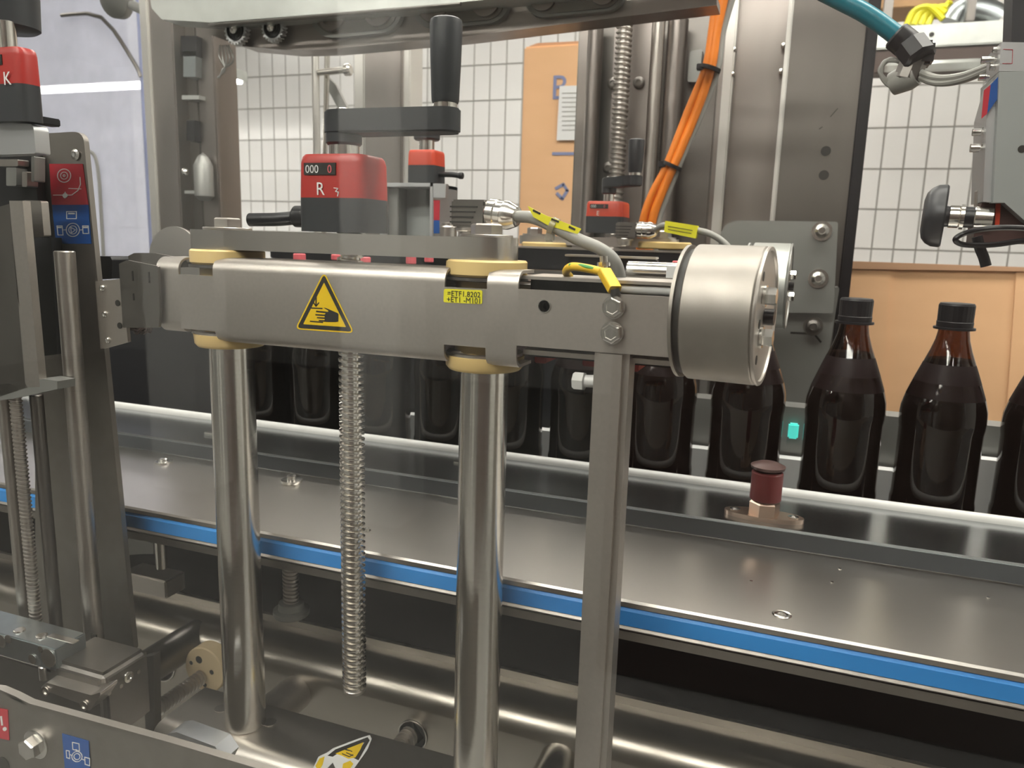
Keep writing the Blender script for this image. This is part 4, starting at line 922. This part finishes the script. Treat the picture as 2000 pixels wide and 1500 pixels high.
# ---- red pads gripping the bottles
pads = [(585, 500, 24, 9, .93, 'left of the lead screw'), (657, 500, 20, 6, .93, 'just left of the lead screw top'), (713, 505, 22, 6, .93, 'just right of the lead screw top'),
        (803, 500, 20, 12, .95, 'below the grey box frame'), (838, 502, 18, 8, .95, 'left of the middle post'), (1262, 513, 22, 11, .80, 'left one of two beside the motor tube'),
        (1324, 515, 22, 11, .80, 'right one of two beside the motor tube')]
for (x, y, w_, h_, Yp_, lb) in pads:
    c = at(x, y, Y=Yp_); k = (c-CO).dot(CF)/FPX; b = NB()
    cyl(b, (c.x, c.y, c.z-h_*k*1.3), (c.x, c.y, c.z+h_*k*.5), w_*k*.5, 18, .001)
    tag(obj('red_pad', b, 'pink'), 'pinkish red pad behind the front unit, '+lb, 'pad', 'red bottle gripper pads')
for (x0, x1, y0, y1, lb) in ((1142, 1186, 700, 712, 'small flat one left of the square post'), (1218, 1252, 699, 721, 'one just right of the square post'), (1050, 1072, 700, 706, 'thin one below the cover ledge')):
    b = NB(); p0, p1 = at(x0, y1, Y=.70), at(x1, y0, Y=.70); box(b, p0.x, p1.x, .69, .76, p0.z, az(x1, y0-12, .70), .001)
    tag(obj('red_block', b, 'red'), 'dark red plastic block under the front unit, '+lb, 'block', 'red blocks under the front unit')
b = NB(); box(b, ax(560, .72, 600), ax(1340, .72, 600), .70, .78, 1.402, 1.462, .002)
tag(obj('gripper_channel', b, 'black'), 'black gripper channel between front unit and bottles', 'channel')

# ================================================================== LEFT UNIT
YL = .60
t = thing('mounting_plate', (ax(170, YL, 900), YL, 1.02), 'tall grey vertical steel plate at left carrying a red and a blue sticker', 'plate')
b = NB(); pp(b, rp([(66, 262), (162, 256), (262, 1268), (228, 1302), (70, 1330)], [4, 22, 4, 4, 4]), YL, .006); obj('plate', b, 'platedk', t)
b = NB(); c = at(148, 302, Y=YL-.0005); lathe(b, c, (0, -1, 0), [(0, .0055), (.001, .0055), (.002, .003), (.002, .0025), (.001, 0)], 18); obj('screw', b, 'bright', t)
ppart('slot', rp([(81, 262), (95, 262), (96, 290), (84, 288)], 4), YL-.0006, .0005, 'ink', t)
ppart('slot_edge', rp([(84, 268), (94, 268), (95, 286), (86, 285)], 3), YL-.001, .0005, 'bright', t)
rl = ppart('red_label', [(96, 320), (161, 320), (172, 400), (101, 400)], YL-.0008, .0006, 'redlab', t)
strokes('printed_symbol', [circ(125, 343, 13, 20), circ(125, 343, 7, 14), circ(125, 343, 2, 8), [(104, 381), (127, 381), (140, 381), (152, 372), (157, 360), (156, 346)], [(127, 375), (127, 387)], [(134, 368), (158, 369)]], 1.6, YL-.0011, .0003, 'white', rl)
b = NB(); pp(b, circ(127, 382, 5, 12)[:-1], YL-.0013, .0003); obj('printed_dot', b, 'white', rl)
bl = ppart('blue_label', [(101.5, 400), (172, 400), (178, 476), (109, 476)], YL-.0008, .0006, 'blue', t)
strokes('printed_symbol', [[(130, 413), (149, 413), (149, 427), (130, 427), (130, 413)], [(111, 441), (121, 441), (123, 459), (113, 459), (111, 441)], [(161, 441), (172, 441), (173, 456), (162, 456), (161, 441)], circ(142, 449, 13, 20), circ(142, 449, 8, 16), [(124, 449), (130, 449)], [(155, 449), (161, 449)], [(138, 444), (147, 449), (139, 455), (138, 444)]], 1.4, YL-.0011, .0003, 'white', bl)
strokes('printed_bar', [[(134, 417), (145, 417)], [(113, 444), (119, 444)], [(163, 444), (170, 444)]], 3, YL-.0012, .0003, 'white', bl)

YT = .565
def vrod(name, m, px, y0, y1, Y, r, label, cat, thr=None, group=None):
    a, c = at(px[0], y0, Y=Y), at(px[1], y1, Y=Y); x = (a.x+c.x)/2; b = NB()
    if thr: thread(b, (x, Y, c.z), (0, 0, 1), a.z-c.z, r, r*.8, thr, 16)
    else: cyl(b, (x, Y, c.z), (x, Y, a.z), r, 36, .001)
    return tag(obj(name, b, m), label, cat, group)
vrod('guide_tube', 'steel', (124, 189), 490, 1290, YT, .0095, 'thick pale vertical tube in front of the stickered plate', 'tube')
b = NB(); c = at(183, 1253, Y=YT-.0098); box(b, c.x-.0035, c.x+.0035, YT-.0100, YT-.008, c.z-.008, c.z+.008)
o_ = bpy.data.objects['guide_tube']; obj('square_slot', b, 'ink', o_)
vrod('thin_guide_rod', 'darksteel', (70, 112), 770, 1240, .56, .0065, 'thinner dull vertical rod between the left lead screw and the pale tube', 'rod')
vrod('guide_bar', 'steel', (8, 50), 770, 1235, .55, .006, 'narrow steel guide rod at the left border beside the thin lead screw', 'rod')
vrod('thin_lead_screw', 'steel', (28, 74), 772, 1236, .545, .0062, 'thin vertical lead screw at the left border of the picture', 'lead screw', .0043)
b = NB(); pp(b, [(18, 392), (44, 392), (78, 756), (50, 757)], .535, .008)
tag(obj('flat_bar', b, 'cover'), 'pale flat vertical bar at the left border beside the grey block', 'bar')
b = NB(); pp(b, [(-120, 440), (18, 398), (54, 757), (-80, 800)], .535, .01)
tag(obj('side_plate', b, 'darksteel'), 'dark steel plate at the left border, left of the pale flat bar', 'plate')
b = NB(); pp(b, [(-60, 757), (84, 740), (112, 745), (112, 760), (30, 778), (-60, 790)], .535, .02)
tag(obj('end_block', b, 'greyplate'), 'grey block holding the top of the thin lead screw', 'block')
b = NB(); pp(b, rp([(45, 391), (80, 392), (86, 462), (49, 464)], 4), .565, .008)
t = tag(obj('grey_block', b, 'steel'), 'square grey metal block left of the stickers', 'block')
b = NB(); pp(b, [(49, 464), (100, 464), (112, 692), (70, 697)], .585, .012)
tag(obj('dark_strip', b, 'darkbody'), 'black recessed strip below the square grey block', 'strip')
b = NB(); pp(b, [(-60, 300), (66, 300), (80, 470), (-40, 470)], .588, .01)  # black sheet stands for the darkness inside the left unit
t = tag(obj('inner_shade_sheet', b, 'black'), 'black sheet for the shade behind the left lead screw unit', 'housing')
for (x, y, w_, h_, m_) in ((22, 345, 20, 36, 'greyplate'), (48, 350, 10, 30, 'steel'), (15, 318, 40, 14, 'steel'), (64, 330, 6, 50, 'greyplate')):
    ppart('fitting', rp([(x-w_/2, y-h_/2), (x+w_/2, y-h_/2), (x+w_/2, y+h_/2), (x-w_/2, y+h_/2)], 3), .575, .012, m_, t)
b = NB(); pp(b, rp([(-60, 236), (62, 242), (66, 252), (70, 300), (-60, 304)], 5), .53, .015)
tag(obj('clamp_block', b, 'alu'), 'light grey clamp block directly under the counter marked K', 'block')
x = ax(50, .52, 200)-.0305
t = counter('position_counter', x+.0, .52, az(30, 236, .52), .056, .022, .032, .031, '', 'red and black position counter marked K at the upper left border', ('red',), (.022, .008), None)
zK = az(30, 236, .52); rh = [o for o in t.children if o.name.startswith('red_housing')][0]
curve_text('K', .016, at(7, 166, Y=.5185), (1, 0, 0), (0, 0, 1), rh, 'white', 'lettering', .0001, 0, .95)
b = NB(); c = at(16, 60, Y=.545); lathe(b, c, (0, 0, 1), [(0, .0235), (.002, .0265), (.03, .0275), (.033, .025), (.033, 0)], 36); obj('crank_knob', b, 'blackp', t)
b = NB(); box(b, ax(44, .53, 235), ax(62, .53, 235), .525, .56, zK, zK+.007, .001); obj('base_step', b, 'black', t)
# connecting bracket between the left unit and the belt unit
t = thing('side_bracket', at(225, 680, Y=.585), 'small steel bracket with screws joining left plate and belt cover', 'bracket')
b = NB(); pp(b, [(186, 549), (233, 545), (242, 590), (250, 668), (203, 681), (196, 681)], .585, .004); obj('bracket_plate', b, 'cover', t)
for (x, y) in ((201, 563), (206, 614), (212, 665)):
    b = NB(); c = at(x, y, Y=.585); lathe(b, c, (0, -1, 0), [(0, .0035), (.0015, .003), (.002, .002), (.001, 0)], 14); obj('screw', b, 'bright', t)
for (x, y) in ((230, 592), (234, 636)):
    b = NB(); c = at(x, y, Y=.5848); cyl(b, c, c-Vector((0, .0003, 0)), .0032, 14); obj('hole', b, 'ink', t)
b = NB(); pp(b, rp([(180, 500), (215, 501), (219, 508), (218, 545), (188, 546)], 2), .62, .03)
tag(obj('black_block', b, 'black'), 'small black block on the bracket right of the stickered plate', 'block')
b = NB()
for i in range(7): tube(b, [at(248+i*3, 634+i*3, Y=.60+.004*(i % 3)), at(262+i*3, 640+(i*7) % 14, Y=.60), at(280, 636+(i*5) % 18, Y=.605), at(297-i*2, 640+(i*4) % 12, Y=.60)], .0016, 6, 4)
tag(obj('crumpled_film', b, 'darkwall'), 'crumpled brown film scrap under the left end of the cover', 'scrap')
b = NB(); lathe(b, at(249, 607, Y=.60), (0, -1, 0), [(0, .006), (.002, .006), (.003, 0)], 16); tag(obj('white_cap', b, 'nylon'), 'small white cap right of the steel bracket', 'cap')
# round maroon guard
Yd = .702
b = NB(); c = at(346, 508, Y=Yd); k = (c-CO).dot(CF)/FPX; lathe(b, c, (0, -1, 0), [(-.006, 62*k), (0, 64*k), (.002, 64*k), (.002, 60*k), (0, 58*k), (0, 0)], 48)
t = tag(obj('round_guard', b, 'maroon'), 'round dark maroon guard disc behind the left end of the belt unit', 'guard')
b = NB(); lathe(b, c+Vector((0, -.0005, 0)), (0, -1, 0), [(0, 60.5*k), (0, 64.5*k), (.003, 64.5*k), (.003, 60.5*k)], 48); obj('bright_rim', b, 'lightedge', t)

# zinc carriage block
A = at(108, 1268, Y=.50); Bk = at(165, 1235, Z=A.z); zlo = az(111, 1313, .50)
t = thing('zinc_block', (A.x-.05, .52, zlo), 'zinc plated rectangular block with drilled holes at the foot of the thin lead screw', 'block')
b = NB(); box(b, A.x-.16, A.x, .50, Bk.y, zlo, A.z, .0012); obj('block', b, 'zincblue', t)
for (x, y, r_) in ((64, 1287, .0045), (80, 1268, .003), (95, 1285, .0085), (17, 1248, .004), (3, 1252, .006)):
    c = at(x, y, Y=.4998); b = NB(); cyl(b, c, c-Vector((0, .0003, 0)), r_, 20); h_ = obj('drilled_hole', b, 'ink' if r_ < .008 else 'zincblue', t)
    b = NB(); lathe(b, c-Vector((0, .0002, 0)), (0, -1, 0), [(0, r_), (0, r_*1.15), (.0006, r_*1.15), (.0006, r_)], 20); obj('hole_rim', b, 'bright', t)
for (x, y) in ((38, 1232), (82, 1243)):
    c = at(x, y, Z=A.z); b = NB(); lathe(b, c, (0, 0, 1), [(0, .006), (.0015, .0055), (.002, .003), (.001, 0)], 16); obj('screw', b, 'bright', t)
b = NB(); c = at(120, 1248, Z=A.z); box(b, c.x-.016, c.x+.02, c.y-.004, c.y+.004, A.z, A.z+.0015, .0005); obj('bright_strip', b, 'bright', t)
b = NB(); c = at(86, 1306, Y=.505); cyl(b, (c.x, .505, c.z-.012), (c.x, .505, c.z+.004), .005, 16, .001); obj('pin', b, 'bright', t)
# carriage under the plate
Cc = at(200, 1322, Y=.50)
t = thing('carriage', (Cc.x-.04, .55, Cc.z-.06), 'dark grey rounded carriage under the stickered plate with a bent steel handle', 'carriage')
b = NB(); box(b, Cc.x-.075, Cc.x, .50, at(285, 1262, Z=Cc.z).y, Cc.z-.075, Cc.z, .006, 3); obj('carriage_body', b, 'darksteel', t)
b = NB(); box(b, Cc.x-.17, Cc.x-.03, .505, .57, Cc.z-.09, Cc.z-.012, .004, 3); obj('carriage_base', b, 'darksteel', t)
b = NB(); c = at(250, 1322, X=Cc.x+.0005); lathe(b, c, (1, 0, 0), [(0, .0058), (.0015, .0055), (.002, .003), (.001, .0025), (.001, 0)], 18); obj('screw', b, 'bright', t)
for (x, y) in ((213, 1354), (270, 1312), (236, 1340)):
    c = at(x, y, X=Cc.x+.0004); b = NB(); cyl(b, c, c+Vector((.0008, 0, 0)), .0022, 10); obj('small_screw', b, 'bright', t)
hp = [at(x, y, Y=.488) for x, y in rp([(80, 1342), (90, 1333), (178, 1358), (196, 1352), (196, 1358), (176, 1388), (164, 1386), (166, 1378), (96, 1352), (84, 1352)], 3)]
b = NB(); prism(b, hp, (0, .02, .002)); obj('handle', b, 'steel', t)
for (x, y) in ((90, 1350), (165, 1378)):
    c = at(x, y, Y=.4875); b = NB(); lathe(b, c, (0, -1, 0), [(0, .0048), (.0012, .0048), (.0012, .003), (.0002, .003), (.0002, 0)], 18); obj('handle_screw', b, 'chrome', t)
b = NB(); pp(b, [(277, 1285), (300, 1280), (302, 1452), (286, 1455)], .60, .01)
tag(obj('dark_strap', b, 'darksteel'), 'narrow dark vertical strap between carriage and cream flange', 'strap')
b = NB(); p = at(262, 1400, Y=.55); cyl(b, p, at(285, 1385, Y=.60), .0035, 12); lathe(b, p, (-.3, -1, 0), [(0, .005), (.003, .005), (.004, 0)], 12)
tag(obj('small_bolt', b, 'bright'), 'small bright bolt low between carriage and base block', 'bolt')

# base block under the posts
t = thing('base_block', (-.35, .60, .80), 'long satin steel base block with rounded edges carrying the round posts', 'block')
b = NB(); xprof(b, [(.565, .80), (.565, .955)]+arc(.587, .955, .022, 180, 90, 8)+[(.646, .977), (.648, .975), (.648, .80)], -.612, .05)
bmesh.ops.recalc_face_normals(b, faces=b.faces); bmesh.ops.bevel(b, geom=[e for e in b.edges if e.verts[0].co.x < -.611 and e.verts[1].co.x < -.611], offset=.007, segments=3, affect='EDGES'); obj('block_body', b, 'base', t)
for (x, y) in ((432, 1384), (527, 1411)):
    c = at(x, y, Z=.9773); b = NB(); cyl(b, c, c+Vector((0, 0, .0004)), .0062, 20); obj('screw_hole', b, 'ink', t)
    b = NB(); lathe(b, c, (0, 0, 1), [(0, .0062), (0, .0072), (.0006, .0072), (.0006, .0062)], 20); obj('hole_rim', b, 'steel', t)
def zp(name, pts, z, h, m, parent): return obj(name, prism(NB(), [at(x, y, Z=z) for x, y in pts], (0, 0, h)), m, parent)
wl = zp('torn_warning_label', [(612, 1500), (622, 1478), (640, 1470), (650, 1462), (700, 1443), (722, 1436), (726, 1444), (718, 1464), (700, 1490), (688, 1506), (660, 1512), (650, 1490), (640, 1500), (630, 1520), (612, 1522)], .9774, .0003, 'white', t)
zp('black_border', [(640, 1476), (655, 1464), (718, 1440), (722, 1446), (700, 1485), (690, 1480), (712, 1450), (665, 1468), (650, 1478)], .9778, .0002, 'ink', wl)
zp('yellow_field', [(655, 1472), (668, 1467), (710, 1450), (704, 1464), (694, 1480), (680, 1482), (668, 1476)], .9778, .0003, 'yellow', wl)
zp('yellow_field', [(670, 1492), (684, 1486), (690, 1492), (682, 1504), (668, 1506)], .9778, .0003, 'yellow', wl)
zp('yellow_field', [(616, 1496), (624, 1482), (634, 1478), (630, 1494), (622, 1506)], .9778, .0003, 'yellow', wl)
for pl in ([(672, 1462), (688, 1468)], [(680, 1458), (674, 1464), (682, 1466)], [(668, 1472), (682, 1478), (690, 1474)], [(676, 1470), (690, 1476)]):
    for a_, c_ in zip(pl, pl[1:]): zp('symbol_line', [(a_[0], a_[1]-.8), (c_[0], c_[1]-.8), (c_[0], c_[1]+.8), (a_[0], a_[1]+.8)], .9782, .0002, 'ink', wl)

# front plate at bottom left
YP = .42
t = thing('front_plate', (-.55, YP, .9), 'sloping steel front plate at the bottom left with a big hex bolt and blue sticker', 'plate')
b = NB(); pp(b, [(-400, 1310), (0, 1349), (30, 1362), (57, 1376), (325, 1450), (500, 1502), (900, 1620), (900, 2000), (-400, 2000)], YP, .004); obj('plate', b, 'platedk', t)
pl = [at(x, y, Y=YP) for x, y in ((-400, 1308), (0, 1347), (30, 1360), (57, 1374), (325, 1448), (500, 1500), (900, 1618))]
b = NB()
top = [b.verts.new(p) for p in pl]; bk = [b.verts.new(p+Vector((0, .0055, .001))) for p in pl]; lo = [b.verts.new(p+Vector((0, .0055, -.002))) for p in pl]; lf = [b.verts.new(p+Vector((0, 0, -.004))) for p in pl]
for i in range(len(pl)-1):
    for P_, Q_ in ((top, bk), (bk, lo), (lo, lf), (lf, top)): b.faces.new((P_[i], P_[i+1], Q_[i+1], Q_[i]))
obj('folded_edge', b, 'platedk', t)
c = at(72, 1452, Y=YP)
b = NB(); lathe(b, c, (0, -1, 0), [(0, .0135), (.0015, .0135), (.0022, .012), (.0022, .0)], 32); obj('washer', b, 'bright', t)
b = NB(); hexb(b, c-Vector((0, .002, 0)), c-Vector((0, .011, 0)), .0098, .5); obj('hex_bolt', b, 'bright', t)
c = at(8, 1492, Y=YP); b = NB(); cyl(b, c, c-Vector((0, .001, 0)), .007, 20); obj('dark_hole', b, 'ink', t)
bl = ppart('blue_label', [(121, 1433), (173, 1448), (177, 1530), (128, 1520)], YP-.0007, .0006, 'blue', t)
strokes('printed_symbol', [[(141, 1450), (154, 1453), (155, 1467), (142, 1464), (141, 1450)], [(129, 1466), (135, 1467), (136, 1482), (130, 1480), (129, 1466)], [(165, 1479), (175, 1482), (175, 1496), (166, 1493), (165, 1479)], circ(150, 1478, 10, 18), circ(150, 1478, 6, 14), [(136, 1474), (141, 1476)], [(160, 1483), (165, 1485)], [(148, 1464), (149, 1468)]], 1.3, YP-.001, .0003, 'white', bl)
rl = ppart('red_label', [(-30, 1378), (15, 1387), (18, 1446), (-30, 1436)], YP-.0007, .0006, 'redlab', t)
strokes('printed_symbol', [[(2, 1400), (4, 1416)]], 3.5, YP-.001, .0003, 'white', rl)
b = NB(); pp(b, circ(9, 1424, 4, 10)[:-1], YP-.001, .0003); obj('printed_dot', b, 'white', rl)
b = NB(); pts = [at(x, y, Y=.50) for x, y in ((331, 1432), (345, 1430), (420, 1458), (438, 1484), (425, 1510), (308, 1480), (310, 1448))]
prism(b, pts, (0, .02, 0)); tag(obj('alu_bar', b, 'alu'), 'pale aluminium bar with clipped corner between front plate and base block', 'bar')

# ================================================================== RIGHT DEVICE
YD = .75
t = thing('metal_device', (ax(1970, YD, 300), YD, az(1970, 430, YD)), 'grey cast metal device at the right border with screws and stickers', 'device')
b = NB(); pp(b, [(1952, 140), (2060, 138), (2060, 470), (2000, 430), (1962, 396), (1940, 396)], YD, .07); obj('body', b, 'aluflat', t)
b = NB(); pp(b, [(1948, 148), (1957, 142), (1944, 396), (1920, 394), (1924, 300), (1927, 222)], YD+.008, .05); obj('side_cheek', b, 'alu', t)
ppart('blue_label', [(1956, 143), (1949, 192), (1928, 222), (1935, 165)], YD+.004, .001, 'blue', t)
ppart('red_label', [(1935, 165), (1928, 222), (1917, 232), (1922, 176)], YD+.004, .001, 'redlab', t)
b = NB(); pp(b, [(1956, 82), (2060, 84), (2060, 139), (1951, 139)], YD+.005, .05); obj('top_block', b, 'alu', t)
strokes('red_marking', [[(1960, 96), (1978, 97), (1977, 124), (1958, 124)]], 1, YD+.0045, .0003, 'redlab', t)
for (x, y, l_, r_) in ((1957, 97, 16, 6), (1951, 116, 30, 7), (1954, 130, 18, 7), (1932, 150, 18, 7), (1940, 244, 17, 7), (1922, 258, 20, 7), (1930, 278, 10, 7), (1920, 289, 22, 8)):
    c = at(x, y, Y=YD+.02); k = (c-CO).dot(CF)/FPX; b = NB(); lathe(b, c, (-1, 0, 0), [(0, r_*k*.5), (l_*k*.3, r_*k*.5), (l_*k*.3, r_*k), (l_*k, r_*k), (l_*k, r_*k*.5), (l_*k*.8, r_*k*.5), (l_*k*.8, 0)], 16); obj('cap_screw', b, 'bright', t)
c = at(1996, 291, Y=YD-.0004); b = NB(); cyl(b, c, c+Vector((0, .0003, 0)), .003, 14); obj('hole', b, 'ink', t)
b = NB(); pp(b, rp([(1908, 372), (1919, 368), (1922, 400), (1914, 455), (1905, 440)], 3), YD+.03, .01); obj('thin_bracket', b, 'steel', t)
b = NB(); pp(b, [(1918, 396), (1950, 396), (2060, 440), (2060, 478), (1900, 474), (1906, 430)], YD+.015, .03); obj('brown_plate', b, 'maroon', t)
ppart('red_stripe', [(1945, 398), (1955, 397), (1952, 440), (1943, 440)], YD+.012, .002, 'redor', t)
b = NB(); pp(b, [(1980, -60), (2060, -60), (2060, 82), (1975, 82)], YD+.02, .03); obj('dark_post', b, 'blackp', t)
t = thing('star_knob', at(1820, 475, Y=YD+.02), 'black clamping knob with chrome stem, in front of the white tiles at right', 'knob')
a = Vector((1, -.12, -.03)); c = at(1801, 421, Y=YD+.02)
b = NB(); lathe(b, c, a, [(0, 0), (0, .013), (.0015, .019), (.005, .0232), (.010, .0258), (.016, .0262), (.0175, .025), (.0175, .009), (.021, .0085), (.021, 0)], 60)
s_, u_ = frame(a)[1:]
for v in b.verts:
    d = v.co-c; p = Vector((d.dot(s_), d.dot(u_))); ang = math.atan2(p.y, p.x); f = 1+.035*math.cos(5*ang) if p.length > .015 else 1; v.co += (s_*p.x+u_*p.y)*(f-1)
obj('knob_body', b, 'blackp', t)
c2 = c+a.normalized()*.020
b = NB(); lathe(b, c2, a, [(0, .008), (.001, .0095), (.008, .0095), (.009, .0085), (.009, .0105), (.012, .0105)], 24); lathe(b, c2+a.normalized()*.019, a, [(0, .0085), (.001, .0095), (.012, .009), (.014, .009)], 24); obj('stem', b, 'chrome', t)
b = NB(); cyl(b, c2+a.normalized()*.011, c2+a.normalized()*.020, .0088, 24); obj('black_collar', b, 'black', t)
t = thing('black_cable', at(1900, 475, Y=YD-.02), 'thin black cable loop hanging from the device at the right border', 'cable')
b = NB(); q = YD-.01
tube(b, [at(2050, 452, Y=q-.01), at(1990, 445, Y=q-.01), at(1930, 446, Y=q-.01), at(1884, 456, Y=q), at(1866, 468, Y=q), at(1884, 478, Y=q+.01), at(1940, 478, Y=q+.01), at(2000, 470, Y=q+.01), at(2050, 468, Y=q+.01)], .0023, 10, 8); obj('loop', b, 'black', t)
b = NB(); tube(b, [at(1908, 462, Y=q+.015), at(1914, 485, Y=q+.015), at(1921, 502, Y=q+.015), at(1926, 520, Y=q+.015)], .0042, 12, 4); obj('cable_end', b, 'black', t)

# ================================================================== GUARD PANE in front of everything (the machine's own door)
t = thing('guard_door', (-.3, .235, .3), 'clear polycarbonate guard door in front of the whole machine', 'door')
b = NB(); box(b, -2.2, 1.1, .232, .236, .35, 2.4); obj('clear_pane', b, 'pane', t)
b = NB(); box(b, -2.25, -2.2, .22, .26, .3, 2.45, .004); box(b, 1.1, 1.15, .22, .26, .3, 2.45, .004); box(b, -2.2, 1.1, .22, .26, .3, .35, .004); box(b, -2.2, 1.1, .22, .26, 2.4, 2.45, .004)
obj('door_frame', b, 'alu', t)
